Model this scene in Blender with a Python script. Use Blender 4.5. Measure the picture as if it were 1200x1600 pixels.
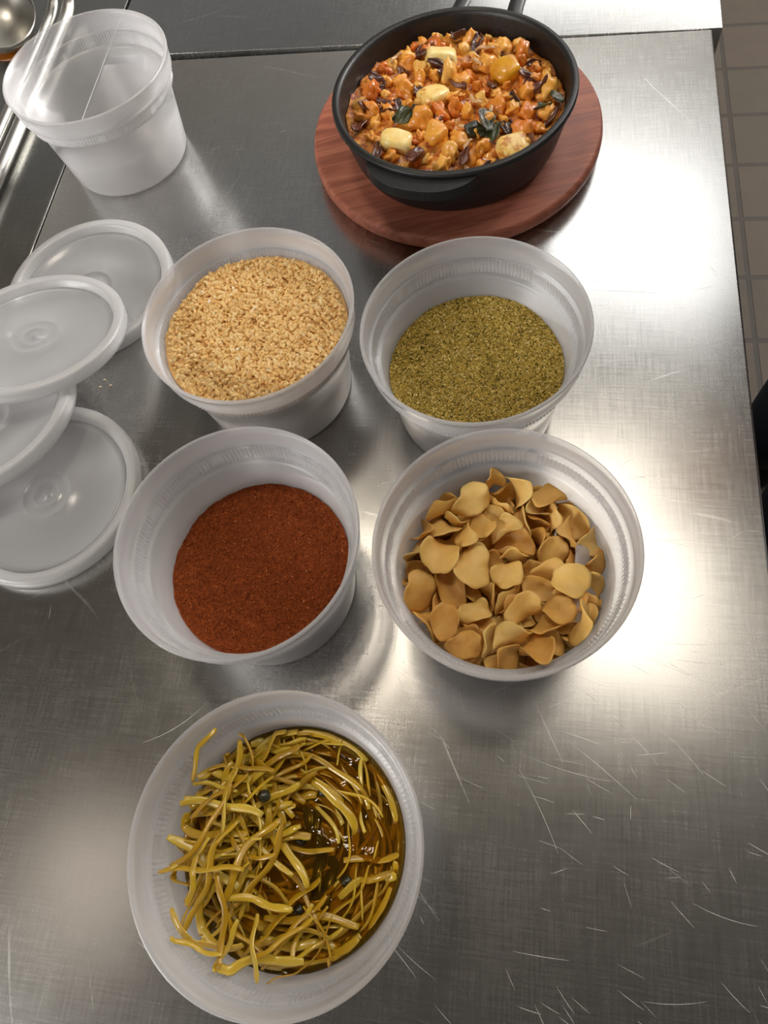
import bpy, bmesh, math, random
import numpy as np
from mathutils import Vector, Matrix, Quaternion, noise
for o in list(bpy.data.objects): bpy.data.objects.remove(o)
SC = bpy.context.scene; COL = SC.collection; MM = .001; PI = math.pi
# ---------------------------------------------------------------- camera
cam = bpy.data.cameras.new('camera'); camo = bpy.data.objects.new('camera', cam); COL.objects.link(camo)
X = Vector((.9862, .1071, -.1295)); U = Vector((-.0460, .9142, .4027)); U = (U - X*U.dot(X)).normalized(); X.normalize()
Fw = U.cross(X)
R3 = Matrix((X, U, -Fw)).transposed()
camo.matrix_world = Matrix.Translation((0, 0, .37524)) @ R3.to_4x4()
cam.sensor_fit = 'VERTICAL'; cam.sensor_height = 32; cam.lens = 1134.6/1600*32
cam.clip_start = .01; cam.clip_end = 50
SC.camera = camo
SC.view_settings.view_transform = 'Standard'; SC.view_settings.look = 'None'
SC.view_settings.gamma = 1; SC.view_settings.use_curve_mapping = False
SC.view_settings.exposure = 0.08
# ---------------------------------------------------------------- daylight / room bounce
w = bpy.data.worlds.new('kitchen_ambience'); SC.world = w; w.use_nodes = True
bg = w.node_tree.nodes['Background']; bg.inputs[0].default_value = (.97, .97, .98, 1); bg.inputs[1].default_value = .17
# ceiling lamps of the kitchen, then lights added to brighten the tubs (name, x, y, z, size x, size y, watts, colour, aim)
LAMPS = [
 ('ceiling_or_added_lamp', .78, 3.10, 1.75, 1.7, 1.6, 27, (1, .99, .97), None),
 ('ceiling_or_added_lamp', .67, .97, 1.75, .80, .95, 9.5, (1, .91, .78), None),
 ('ceiling_or_added_lamp', -.40, .64, 1.75, .26, .26, 6, (1, .88, .72), None),
 ('ceiling_or_added_lamp', -1.30, -.30, 1.75, .50, .40, .7, (1, .86, .72), None),
 ('ceiling_or_added_lamp', 2.5, 2.3, 1.70, 1.2, 1.8, 260, (1, .97, .94), (0, .4, 0)),  # key from the right, added where the steel does not mirror it
 ('ceiling_or_added_lamp', -2.3, -1.7, 1.70, 1.0, 1.2, 75, (1, .98, .95), (-.2, .4, 0)),  # added fill from behind left, brightens the front of the empty tub
 ('ceiling_or_added_lamp', -1.0, -2.1, 1.70, 1.4, .9, 14, (1, .95, .90), (-.1, .1, 0)),  # added soft fill from behind the camera
]
for n, x, y, z, sx, sy, e, c, aim in LAMPS:
    l = bpy.data.lights.new(n, 'AREA'); l.shape = 'RECTANGLE'; l.size = sx; l.size_y = sy; l.energy = e; l.color = c
    o = bpy.data.objects.new(n, l); COL.objects.link(o); o.location = (x, y, z)
    if aim: o.rotation_euler = (Vector(aim) - o.location).to_track_quat('-Z', 'Y').to_euler()
# ---------------------------------------------------------------- helpers
def mesh(V, F, smooth=True, scale=MM):
    m = bpy.data.meshes.new('mesh'); m.from_pydata([(a*scale, b*scale, c*scale) for a, b, c in V], [], F)
    if smooth: m.polygons.foreach_set('use_smooth', [True]*len(m.polygons))
    m.update(); return m
def tag(o, label=None, cat=None, group=None, kind=None):
    if label: o['label'] = label
    if cat: o['category'] = cat
    if group: o['group'] = group
    if kind: o['kind'] = kind
    return o
def obj(name, m, mat=None, parent=None, loc=(0, 0, 0), rot=None):
    o = bpy.data.objects.new(name, m); COL.objects.link(o)
    if mat and not m.materials: m.materials.append(mat)
    o.location = [v*MM for v in loc]
    if rot: o.rotation_euler = rot
    o.parent = parent; return o
def empty(name, loc=(0, 0, 0), rot=(0, 0, 0)):
    o = bpy.data.objects.new(name, None); COL.objects.link(o); o.location = [v*MM for v in loc]; o.rotation_euler = rot
    o.empty_display_size = .02; return o
def bevel(o, wd, seg=3, ang=.6):
    b = o.modifiers.new('bevel', 'BEVEL'); b.width = wd*MM; b.segments = seg; b.limit_method = 'ANGLE'; b.angle_limit = ang
    b.harden_normals = False; return o
def lathe(prof, n=96, mod=None, cap0=False, closed=False):
    """prof: (r,z) list; mod(i_profile, angle) -> radius offset"""
    V = []; F = []
    for k, (r, z) in enumerate(prof):
        for i in range(n):
            t = 2*PI*i/n; rr = r + (mod(k, t) if mod else 0); V.append((rr*math.cos(t), rr*math.sin(t), z))
    K = len(prof)
    for k in range(K if closed else K-1):
        k2 = (k+1) % K
        for i in range(n): F.append([k*n+i, k*n+(i+1) % n, k2*n+(i+1) % n, k2*n+i])
    return V, F
def box(x0, x1, y0, y1, z0, z1):
    V = [(x, y, z) for x in (x0, x1) for y in (y0, y1) for z in (z0, z1)]
    return V, [[0, 1, 3, 2], [4, 6, 7, 5], [0, 4, 5, 1], [2, 3, 7, 6], [0, 2, 6, 4], [1, 5, 7, 3]]
def join(*parts):
    V = []; F = []
    for v, f in parts:
        o = len(V); V += list(v); F += [[i+o for i in q] for q in f]
    return V, F
def tube(pts, rad, n=12, flat=1.0, up=(0, 0, 1), caps=True):
    """sweep an (elliptic) section along pts; rad number or list"""
    P = [Vector(p) for p in pts]; V = []; F = []; K = len(P)
    R = rad if isinstance(rad, (list, tuple)) else [rad]*K
    nrm = Vector(up)
    for k in range(K):
        t = (P[min(k+1, K-1)] - P[max(k-1, 0)]).normalized()
        b = t.cross(nrm)
        if b.length < 1e-4: b = t.orthogonal()
        b.normalize(); nrm = b.cross(t).normalized()
        for i in range(n):
            a = 2*PI*i/n; V.append(tuple(P[k] + b*(R[k]*math.cos(a)) + nrm*(R[k]*flat*math.sin(a))))
    for k in range(K-1):
        for i in range(n): F.append([k*n+i, k*n+(i+1) % n, (k+1)*n+(i+1) % n, (k+1)*n+i])
    if caps: F.append(list(range(n))[::-1]); F.append([(K-1)*n+i for i in range(n)])
    return V, F
# ---------------------------------------------------------------- material helpers
class NT:
    def __init__(s, name):
        s.m = bpy.data.materials.new(name); s.m.use_nodes = True; s.t = s.m.node_tree; s.t.nodes.clear()
        s.out = s.t.nodes.new('ShaderNodeOutputMaterial')
    def n(s, typ, **kw):
        nd = s.t.nodes.new('ShaderNode'+typ)
        for k, v in kw.items():
            if k.startswith('_'): setattr(nd, k[1:], v)
            else:
                key = int(k[1:]) if k[0] == 'i' and k[1:].isdigit() else k.replace('_', ' ')
                sock = nd.inputs[key]
                if isinstance(v, bpy.types.NodeSocket): s.t.links.new(v, sock)
                else: sock.default_value = v
        return nd
    def link(s, a, b): s.t.links.new(a, b)
    def coord(s, scale=(1, 1, 1), rot=(0, 0, 0), kind='Object', loc=(0, 0, 0)):
        c = s.n('TexCoord'); mp = s.n('Mapping', Vector=c.outputs[kind]); mp.inputs['Scale'].default_value = scale; mp.inputs['Rotation'].default_value = rot
        mp.inputs['Location'].default_value = loc; return mp.outputs[0]
    def noise(s, vec, scale, detail=3, rough=.5, dist=0):
        return s.n('TexNoise', Vector=vec, Scale=scale, Detail=detail, Roughness=rough, Distortion=dist)
    def ramp(s, fac, stops, interp='LINEAR'):
        r = s.n('ValToRGB', Fac=fac); r.color_ramp.interpolation = interp
        while len(r.color_ramp.elements) < len(stops): r.color_ramp.elements.new(.5)
        for e, (p, c) in zip(r.color_ramp.elements, stops):
            e.position = p; e.color = (*c, 1) if len(c) == 3 else c
        return r.outputs[0]
    def math(s, op, a, b=0.0, c=0.0, clamp=False):
        m = s.n('Math', _operation=op, i0=a, i1=b, i2=c); m.use_clamp = clamp; return m.outputs[0]
    def mix(s, f, a, b, mode='MIX'):
        m = s.n('MixRGB', _blend_type=mode, Fac=f, Color1=a, Color2=b); return m.outputs[0]
    def bump(s, h, strength=.3, dist=.001, nrm=None):
        b = s.n('Bump', Height=h, Strength=strength, Distance=dist)
        if nrm: s.link(nrm, b.inputs['Normal'])
        return b.outputs[0]
    def bsdf(s, **kw):
        p = s.n('BsdfPrincipled', **kw); return p.outputs[0]
    def done(s, sh): s.link(sh, s.out.inputs[0]); return s.m
def srgb(r, g, b):
    f = lambda c: (c/255/12.92) if c/255 < .04045 else ((c/255+.055)/1.055)**2.4
    return (f(r), f(g), f(b), 1)
def s3(*c): return srgb(*c)[:3]
def simple(name, col, rough=.5, metal=0, nscale=60, var=.15, bump=.1, bd=.0005, **kw):
    t = NT(name); v = t.coord(); nz = t.noise(v, nscale, 4)
    c2 = tuple(min(1, q*(1+var)) for q in col[:3]); c1 = tuple(q*(1-var) for q in col[:3])
    c = t.ramp(nz.outputs[0], [(.3, c1), (.7, c2)])
    return t.done(t.bsdf(Base_Color=c, Roughness=rough, Metallic=metal, Normal=t.bump(nz.outputs[0], bump, bd), **kw))
# ---------------------------------------------------------------- materials
def steel_mat(name, base=(.56, .555, .54), r0=.26, fine=1.0):
    t = NT(name); v = t.coord()
    big = t.noise(t.coord((1, 1, 1)), 9, 4, .6)
    hx = t.noise(t.coord((40, 900, 40)), 1, 3, .6)       # fine grain across
    hy = t.noise(t.coord((900, 40, 40)), 1, 3, .6)       # and along
    hatch = t.math('ADD', hx.outputs[0], hy.outputs[0])
    # wandering scratches: thin bands of warped, stretched noise
    sc = None
    for k, (rot, sx, sy, th) in enumerate([(.25, 9, 210, .685), (-.5, 8, 190, .70), (1.1, 8, 230, .70), (-1.2, 7, 200, .71), (.7, 10, 240, .70)]):
        w1 = t.noise(t.coord((1, 1, 1), (0, 0, rot)), 7, 1)
        vec = t.n('VectorMath', _operation='MULTIPLY_ADD', i0=w1.outputs[1], i1=(.035, .035, 0), i2=t.coord((1, 1, 1), (0, 0, rot), loc=(k*3.1, k, 0))).outputs[0]
        vec = t.n('VectorMath', _operation='MULTIPLY', i0=vec, i1=(sx, sy, 1)).outputs[0]
        nz = t.noise(vec, 1, 2, .5)
        s1 = t.ramp(nz.outputs[0], [(th+.02, (0, 0, 0)), (th+.07, (.6, .6, .6))])
        sc = s1 if sc is None else t.math('MAXIMUM', sc, s1)
    h = t.math('ADD', t.math('MULTIPLY', hatch, .25*fine), t.math('MULTIPLY', sc, .8))
    rg = t.math('ADD', t.math('MULTIPLY', big.outputs[0], .14), r0-.07)
    rg = t.math('ADD', rg, t.math('MULTIPLY', t.math('SUBTRACT', hatch, 1.0), .07*fine))
    rg = t.math('ADD', rg, t.math('MULTIPLY', sc, .12), clamp=True)
    hv = t.ramp(t.math('MULTIPLY', hatch, .5), [(.36, tuple(q*.90 for q in base)), (.62, tuple(min(1, q*1.06) for q in base))])
    col = t.mix(t.math('MULTIPLY', sc, .5), hv, (.85, .85, .84, 1))
    return t.done(t.bsdf(Base_Color=col, Metallic=1.0, Roughness=rg, Normal=t.bump(h, .13, .00006)))
STEEL = steel_mat('brushed_stainless_steel')
STEEL_DARK = steel_mat('stainless_steel_darker', (.42, .42, .40), .30)  # same steel with a darker base tone, slightly rougher
STEEL_SHINY = simple('polished_steel', (.50, .49, .46), .34, 1, 30, .08, .05)
def plastic(name, col, clear, rough=.28, trans=.45, bumpy=.0):
    t = NT(name); v = t.coord(); nz = t.noise(v, 14, 3)
    d = t.n('BsdfDiffuse', Color=col); tr = t.n('BsdfTranslucent', Color=col)
    m1 = t.n('MixShader', Fac=trans); t.link(d.outputs[0], m1.inputs[1]); t.link(tr.outputs[0], m1.inputs[2])
    tp = t.n('BsdfTransparent', Color=(.97, .97, .98, 1))
    lw = t.n('LayerWeight', Blend=.35)
    f = t.math('SUBTRACT', clear, t.math('MULTIPLY', lw.outputs['Facing'], clear*.55), clamp=True)
    m2 = t.n('MixShader', Fac=f); t.link(m1.outputs[0], m2.inputs[1]); t.link(tp.outputs[0], m2.inputs[2])
    g = t.n('BsdfGlossy', Color=(1, 1, 1, 1), Roughness=rough); fr = t.n('Fresnel', IOR=1.45)
    m3 = t.n('MixShader', Fac=t.math('MULTIPLY', fr.outputs[0], .8)); t.link(m2.outputs[0], m3.inputs[1]); t.link(g.outputs[0], m3.inputs[2])
    return t.done(m3.outputs[0])
PLAST = plastic('frosted_polypropylene', (.90, .89, .90, 1), .66, .3, .5)
PLAST_LID = plastic('clear_lid_polypropylene', (.90, .91, .94, 1), .76, .2, .4)
PLAST_LIDRIM = plastic('lid_rim_polypropylene', (.92, .92, .92, 1), .50, .3, .5)
def grain(name, stops, rough=.85, spec=.25, sss=0, coat=0):
    """material for granular stuff: per-grain tint attribute picks the colour"""
    t = NT(name); a = t.n('Attribute', _attribute_name='tint'); nz = t.noise(t.coord(), 700, 3)
    f = t.math('ADD', a.outputs['Fac'], t.math('MULTIPLY', t.math('SUBTRACT', nz.outputs[0], .5), .35), clamp=True)
    c = t.ramp(f, stops)
    kw = dict(Base_Color=c, Roughness=rough); p = t.n('BsdfPrincipled', **kw); p.inputs['Specular IOR Level'].default_value = spec
    p.inputs['Coat Weight'].default_value = coat; p.inputs['Coat Roughness'].default_value = .1
    if sss: p.inputs['Subsurface Weight'].default_value = sss; p.inputs['Subsurface Radius'].default_value = (.003, .0015, .0006); p.inputs['Subsurface Scale'].default_value = 1
    t.link(t.bump(nz.outputs[0], .3, .0003), p.inputs['Normal'])
    return t.done(p.outputs[0])
M_PEANUT = grain('crushed_peanut', [(0, s3(206, 156, 90)), (.35, s3(228, 184, 116)), (.75, s3(242, 206, 144)), (.94, s3(246, 216, 160)), (1, s3(252, 244, 224))], .6, .35, .15)
M_HERB = grain('ground_green_seasoning', [(0, s3(58, 52, 24)), (.2, s3(112, 100, 44)), (.42, s3(182, 154, 72)), (.8, s3(222, 194, 104)), (1, s3(242, 228, 168))], .9, .15)
M_CHILI = grain('ground_red_chili', [(0, s3(74, 30, 14)), (.4, s3(134, 62, 24)), (.8, s3(172, 88, 38)), (.97, s3(208, 126, 66)), (1, s3(236, 176, 120))], .85, .2)
def organic(name, stops, scale=160, rough=.45, spec=.5, coat=0, sss=.1, bump=.4, bd=.0006, rnd=.5):
    """food: noise over the piece plus a per-object random shift"""
    t = NT(name); oi = t.n('ObjectInfo'); nz = t.noise(t.coord(), scale, 5, .6); nb = t.noise(t.coord(), scale*4, 3)
    f = t.math('ADD', t.math('MULTIPLY', nz.outputs[0], 1-rnd), t.math('MULTIPLY', oi.outputs['Random'], rnd), clamp=True)
    c = t.ramp(f, stops)
    h = t.math('ADD', nz.outputs[0], t.math('MULTIPLY', nb.outputs[0], .4))
    p = t.n('BsdfPrincipled', Base_Color=c, Roughness=rough); p.inputs['Specular IOR Level'].default_value = spec
    p.inputs['Coat Weight'].default_value = coat; p.inputs['Coat Roughness'].default_value = .08
    if sss: p.inputs['Subsurface Weight'].default_value = sss; p.inputs['Subsurface Radius'].default_value = (.004, .002, .0008); p.inputs['Subsurface Scale'].default_value = 1
    t.link(t.bump(h, bump, bd), p.inputs['Normal'])
    return t.done(p.outputs[0])
def wood_mat():
    t = NT('red_brown_wood'); v = t.coord((5, 60, 60), (0, 0, .9)); nz = t.noise(v, 3, 5, .6, .6); fine = t.noise(t.coord((30, 500, 100), (0, 0, .9)), 1, 3)
    f = t.math('ADD', t.math('MULTIPLY', nz.outputs[0], .7), t.math('MULTIPLY', fine.outputs[0], .3))
    c = t.ramp(f, [(.3, s3(116, 60, 44)), (.5, s3(160, 92, 70)), (.7, s3(190, 122, 96))])
    return t.done(t.bsdf(Base_Color=c, Roughness=t.math('ADD', .38, t.math('MULTIPLY', nz.outputs[0], .25)), Normal=t.bump(f, .25, .0004)))
WOOD = wood_mat()
IRON = simple('black_cast_iron', s3(26, 25, 25), .42, 0, 420, .2, .5, .0003)
IRON_EDGE = IRON
# ================================================================ SETTING
def floor_mat():
    t = NT('quarry_tile'); v = t.coord((1, 1, 1), loc=(-.485+10*.161+.004, -.965+10*.161+.004, 0))
    b = t.n('TexBrick', Vector=v, Color1=s3(60, 54, 45)+(1,), Color2=s3(66, 56, 49)+(1,), Mortar=s3(36, 31, 27)+(1,), Scale=1.0)
    b.inputs['Mortar Size'].default_value = .006; b.inputs['Mortar Smooth'].default_value = .25; b.inputs['Brick Width'].default_value = .161; b.inputs['Row Height'].default_value = .161
    b.offset = 0; b.squash = 1
    nz = t.noise(t.coord(), 25, 4)
    c = t.mix(.25, b.outputs[0], t.ramp(nz.outputs[0], [(.3, s3(52, 47, 39)), (.7, s3(74, 66, 56))]))
    return t.done(t.bsdf(Base_Color=t.mix(1, c, (.86, .80, .68, 1), 'MULTIPLY'), Roughness=.8, Normal=t.bump(t.math('ADD', t.math('MULTIPLY', b.outputs[1], -1), t.math('MULTIPLY', nz.outputs[0], .1)), .5, .002)))
f = obj('floor', mesh(*box(-3000, 3000, -2500, 4200, -940, -900), smooth=False), floor_mat()); tag(f, kind='structure')

def prep_table(name, x0, x1, y0, y1, z=0, th=38, label='', loc=(0, 0, 0), rot=0, hem=False, mat=STEEL, bev=1.6, cat='work table'):
    r = empty(name, loc, (0, 0, rot)); tag(r, label, cat)
    o = obj('tabletop', mesh(*box(x0, x1, y0, y1, z-th, z), smooth=True), mat, r); bevel(o, bev, 3)
    lg = .02*1000
    for lx in (x0+60, x1-60):
        for ly in (y0+60, y1-60):
            q = obj('leg', mesh(*tube([(lx, ly, -885), (lx, ly, z-th)], lg, 20)), STEEL_DARK, r)
            ft = obj('foot', mesh(*lathe([(0.01, 0), (24, 0), (26, 4), (21, 18), (0.01, 18)], 20)), IRON, q, (lx, ly, -900))
    sh = obj('undershelf', mesh(*box(x0+30, x1-30, y0+30, y1-30, -660, -640), smooth=True), STEEL_DARK, r); bevel(sh, 2)
    return r
T1 = prep_table('steel_work_table', -352, 136.6, -520, 564.6, label='scratched stainless steel worktop that carries all the open tubs')
T2 = prep_table('steel_work_table', -351, 143.8, 565.3, 1500, z=-.2, bev=.25, label='stainless steel worktop beyond the dark seam, behind the skillet')
T2.rotation_euler = (0, 0, -.017); T2.location = (-.0096, .0025, .0)
T3 = prep_table('steel_side_counter', -1000, -354.4, -520, 1500, z=-1.5, label='darker steel counter along the left edge, under the ladle handles', mat=STEEL_DARK, cat='counter')
bead = obj('joint_strip', mesh(*join(tube([(-353.6, -515, -.9), (-353.6, 1490, -.9)], .9, 10))), STEEL_DARK, T3)
tag(obj('ceiling', mesh(*box(-3000, 3000, -2500, 2050, 1800, 1840), smooth=False), simple('ceiling_panels', s3(112, 106, 98), .8, 0, 8, .05, .05)), kind='structure')  # unseen; added dark and cut short so the near steel mirrors darkness
WALLM = simple('painted_wall', s3(168, 164, 156), .7, 0, 8, .05, .05)
for n_, q in (('wall_back', (-3000, 3000, 4120, 4200, -900, 1800)), ('wall_left', (-3000, -2920, -2500, 4120, -900, 1800))):
    tag(obj(n_, mesh(*box(*q), smooth=False), WALLM), kind='structure')
# knife and pan scratches worn into the worktop: fine shallow arcs
rk = random.Random(21)
def scratches():
    parts = []
    for k in range(250):
        if k < 140: x, y, a = rk.uniform(-60, 128), rk.uniform(-120, 120), rk.gauss(-.55, .35)
        elif k < 190: x, y, a = rk.uniform(40, 128), rk.uniform(80, 360), rk.gauss(.1, .3)
        else: x, y, a = rk.uniform(-300, 120), rk.uniform(-120, 540), rk.uniform(-1.5, 1.5)
        L = rk.uniform(4, 16) if rk.random() < .75 else rk.uniform(16, 55); w_ = rk.uniform(.03, .09)*(1.4 if L > 25 else 1); cv = rk.uniform(-.012, .016); n = 9; V = []; px_, py_, aa = x, y, a
        for q in range(n):
            h_ = w_*math.sin(PI*(q+.3)/(n-.4))+.02; V += [(px_-math.sin(aa)*h_, py_+math.cos(aa)*h_, .02), (px_+math.sin(aa)*h_, py_-math.cos(aa)*h_, .02)]
            px_ += math.cos(aa)*L/n; py_ += math.sin(aa)*L/n; aa += cv*L/n
        if max(v[0] for v in V) > 134: continue
        parts.append((V, [[2*q, 2*q+1, 2*q+3, 2*q+2] for q in range(n-1)]))
    return mesh(*join(*parts))
def scr_mat():
    t = NT('scratched_metal'); return t.done(t.bsdf(Base_Color=(.78, .77, .75, 1), Metallic=.95, Roughness=.6))
tag(obj('scratches', scratches(), scr_mat(), T1), kind='stuff')
# ================================================================ DELI TUBS
H = 73.5; NSEG = 960
def in_groups(t):      # the ribs stand in groups around the band
    a = (t/(2*PI)*8) % 1
    return a < .86
# outer skin up, lip, inner skin down
OUT = [(0.01, 1.6), (38, 1.4), (41, .2), (43.2, 0), (44.5, .8), (45.2, 2.6), (48.3, 28), (51.2, 51.2), (54.0, 51.4), (54.3, 52.0), (54.6, 55.5), (54.8, 58.6), (55.0, 59.2), (56.9, 59.6), (57.2, 60.4), (57.7, 66), (58.1, 71.8), (58.9, 72.2), (59.0, 73.0), (58.6, 73.5)]
INN = [(57.4, 73.5), (57.0, 73.0), (56.8, 71.5), (56.3, 66), (55.9, 61.0), (55.7, 60.5), (54.6, 60.7), (54.1, 60.2), (53.3, 55.5), (53.0, 52.6), (52.8, 52.1), (51.0, 52.3), (49.9, 50.6), (47.2, 28), (44.1, 3.2), (43, 2.0), (41, 1.5), (38, 2.6), (8, 2.7), (0.01, 2.7)]
PROF = OUT + INN
RIB_O = {8: .0, 9: .45, 10: .5, 11: .45}; RIB_I = {len(OUT)+7: .35, len(OUT)+8: .45, len(OUT)+9: .4}
def tub_mod(k, t):
    a = RIB_O.get(k, 0) or RIB_I.get(k, 0)
    if not a or not in_groups(t): return 0
    return a*(1.2 if int(round(t/(2*PI)*NSEG)) % 6 == 0 else -.25)
TUB_MESH = mesh(*lathe(PROF, NSEG, tub_mod)); TUB_MESH.materials.append(PLAST)
def wall_r(z):         # inner wall radius at height z
    pts = sorted([(z_, r_) for r_, z_ in INN[3:15]])
    return float(np.interp(z, [p[0] for p in pts], [p[1] for p in pts]))
TUBS = dict(
 empty=((-298.4, 454.9), 'empty frosted plastic tub with ribbed band, at the upper left'),
 peanut=((-141.7, 245.0), 'frosted plastic tub filled with crushed peanuts'),
 herb=((-18.8, 236.0), 'frosted plastic tub holding the yellow-green ground seasoning'),
 chili=((-122.7, 114.4), 'frosted plastic tub holding the dark red chili powder'),
 garlic=((1.3, 117.3), 'frosted plastic tub holding the curled golden garlic chips'),
 pickle=((-82.3, -12.2), 'frosted plastic tub holding yellow pickle strips in brine, nearest the viewer'))
for i, (k, (c, lab)) in enumerate(TUBS.items()):
    o = obj('plastic_tub', TUB_MESH, None, None, (c[0], c[1], .15), (0, 0, [.4, 1.9, .2, 1.3, 2.2, 1.75][i]))
    tag(o, lab, 'plastic tub', 'open plastic tubs on the worktop')
# ================================================================ LIDS
LO = [(59.0, 0.0), (59.8, .4), (60.0, 3), (59.8, 7.4), (59.2, 8.6), (58.2, 9.0)]
LI = [(54.6, 9.0), (53.6, 8.6), (53.0, 7.6), (52.3, 4.6), (51.5, 3.9)]
LB = [(51.2, 2.8), (52.6, 3.3), (53.6, 4.8), (54.2, 7.0), (55.0, 7.8), (57.8, 7.8), (58.5, 7.2), (58.6, 3), (58.3, .2)]
def make_lid(loc, rot, label):
    r = empty('plastic_lid', loc, rot); tag(r, label, 'lid', 'loose tub lids piled at the left')
    obj('rim', LID_RIM, None, r); obj('panel', LID_PANEL, None, r); return r
LID_RIM = mesh(*lathe(LO+LI+LB, 160, closed=True)); LID_RIM.materials.append(PLAST_LIDRIM)
LID_PANEL = mesh(*lathe([(51.6, 3.9), (47.0, 3.7), (46.4, 3.1), (16.5, 3.1), (16, 3.45), (15, 3.45), (14.5, 3.1), (9.5, 3.1), (9, 3.4), (8, 3.4), (7.5, 3.1), (1.8, 3.1), (1.2, 3.9), (0.01, 4.0), (.01, 2.5), (14, 2.3), (46.4, 2.3), (47.4, 2.8), (51.4, 2.8)], 160, closed=True)); LID_PANEL.materials.append(PLAST_LID)
def tilt(nx, ny):      # orientation whose +Z is (nx,ny,1)
    return Vector((nx, ny, 1)).normalized().to_track_quat('Z', 'Y').to_euler()
make_lid((-291.9, 320.1, .1), (0, 0, .4), 'clear lid lying flat at the back of the pile, beside the peanut tub')
make_lid((-276, 162, .1), (0, 0, 2), 'clear lid lying flat at the front of the pile, beside the chili tub')
make_lid((-324, 206, 12.5), tilt(-.105, .135), 'clear lid tilted on top of the front flat lid, under another lid')
make_lid((-305.5, 264, 19.5), tilt(.02, .24), 'topmost clear lid leaning across the others, over the back lid')
# ================================================================ GRANULAR FILLINGS
rng = np.random.default_rng(7)
def heap_mesh(surf, zmin=3.2, rings=44, n=120, gap=.45, rtop=None):
    """solid fill of a tub: floor, wall and a top surface surf(x,y)"""
    V = []; F = []
    zs = [zmin, zmin+1.5, 15, 25] + ([40, 50.4, 51.5, 52.1] if surf(50, 0) > 53 else [])
    top_r = []
    for i in range(n):
        t = 2*PI*i/n; r = 48.0
        for _ in range(6): r = wall_r(surf(r*math.cos(t), r*math.sin(t)))-gap
        top_r.append(r)
    V.append((0, 0, zmin))
    for z in zs:
        for i in range(n):
            t = 2*PI*i/n; r = wall_r(z)-gap - (1.0 if z == zmin else 0); V.append((r*math.cos(t), r*math.sin(t), z))
    for k in range(rings):
        q = 1-k/rings
        for i in range(n):
            t = 2*PI*i/n; r = top_r[i]*q; x, y = r*math.cos(t), r*math.sin(t); V.append((x, y, surf(x, y)))
    V.append((0, 0, surf(0, 0))); L = len(zs)+rings
    for i in range(n):
        F.append([0, 1+(i+1) % n, 1+i]); F.append([1+(L-1)*n+i, 1+(L-1)*n+(i+1) % n, len(V)-1])
        for k in range(L-1): F.append([1+k*n+i, 1+k*n+(i+1) % n, 1+(k+1)*n+(i+1) % n, 1+(k+1)*n+i])
    return np.array(V, float), F, top_r
OCT_V = np.array([(1, 0, 0), (-1, 0, 0), (0, 1, 0), (0, -1, 0), (0, 0, 1), (0, 0, -1)], float)
OCT_F = np.array([(0, 2, 4), (2, 1, 4), (1, 3, 4), (3, 0, 4), (2, 0, 5), (1, 2, 5), (3, 1, 5), (0, 3, 5)])
def ico():
    bm = bmesh.new(); bmesh.ops.create_icosphere(bm, subdivisions=1, radius=1); V = np.array([v.co[:] for v in bm.verts]); F = np.array([[v.index for v in f.verts] for f in bm.faces]); bm.free(); return V, F
ICO_V, ICO_F = ico()
def quats(n):
    q = rng.normal(size=(n, 4)); q /= np.linalg.norm(q, axis=1)[:, None]; a, b, c, d = q.T
    return np.stack([np.stack([1-2*(c*c+d*d), 2*(b*c-a*d), 2*(b*d+a*c)], -1), np.stack([2*(b*c+a*d), 1-2*(b*b+d*d), 2*(c*d-a*b)], -1), np.stack([2*(b*d-a*c), 2*(c*d+a*b), 1-2*(b*b+c*c)], -1)], -2)
def granular(name, surf, N, size, shape, tintf, base_tint, mat, loc, label, cat, zjit=.6, jitter=.0, flat=0, gap=.45, marg=.55):
    V0, F0, top_r = heap_mesh(surf, gap=gap)
    bv, bf = shape; K = len(bv)
    t = rng.uniform(0, 2*PI, N); rr = np.sqrt(rng.uniform(0, 1, N))
    tr = np.interp(t, np.linspace(0, 2*PI, len(top_r)+1), list(top_r)+[top_r[0]])
    sz = size(N)
    r = rr*(tr-sz.max(1)*marg); x = r*np.cos(t); y = r*np.sin(t)
    z = np.array([surf(a, b) for a, b in zip(x, y)]) + rng.uniform(-.3, 1, N)*zjit*sz.min(1)
    B = np.repeat(bv[None], N, 0)*(1+jitter*rng.normal(size=(N, K, 1))) * sz[:, None, :]
    Rm = quats(N); 
    P = np.einsum('nij,nkj->nki', Rm, B)
    if flat: P[:, :, 2] *= flat
    P += np.stack([x, y, z], 1)[:, None, :]
    F1 = (bf[None]+(np.arange(N)*K)[:, None, None]+len(V0)).reshape(-1, 3)
    Vall = np.vstack([V0, P.reshape(-1, 3)])*MM
    m = bpy.data.meshes.new('mesh'); m.from_pydata(Vall.tolist(), [], F0+F1.tolist())
    m.attributes.new('tint', 'FLOAT', 'POINT').data.foreach_set('value', np.concatenate([np.full(len(V0), base_tint), np.repeat(tintf(N, x, y), K)]).astype(np.float32))
    m.update(); m.materials.append(mat)
    o = obj(name, m, None, None, loc); tag(o, label, cat, kind='stuff'); return o
def nz2(x, y, s, k=0): return noise.noise(Vector((x*s, y*s, k*7.3)))
def surf_peanut(x, y): r = math.hypot(x, y); return 55.5 + 5.5*(1-(r/53)**2) + 2.2*nz2(x, y, .045, 1) + 1.0*nz2(x, y, .2, 2) + .012*(-x*0)+.02*y
def surf_herb(x, y): r = math.hypot(x, y); return 37.5 + 3.0*(1-(r/48)**2) + 2.0*nz2(x, y, .03, 3) + .7*nz2(x, y, .12, 4)
def surf_chili(x, y): r = math.hypot(x, y); return 31.5 + 1.2*nz2(x, y, .05, 5) + .9*nz2(x, y, .16, 6) + .6*nz2(x, y, .4, 8) + 3.0*(1-(r/47)**2) + .03*x
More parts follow.
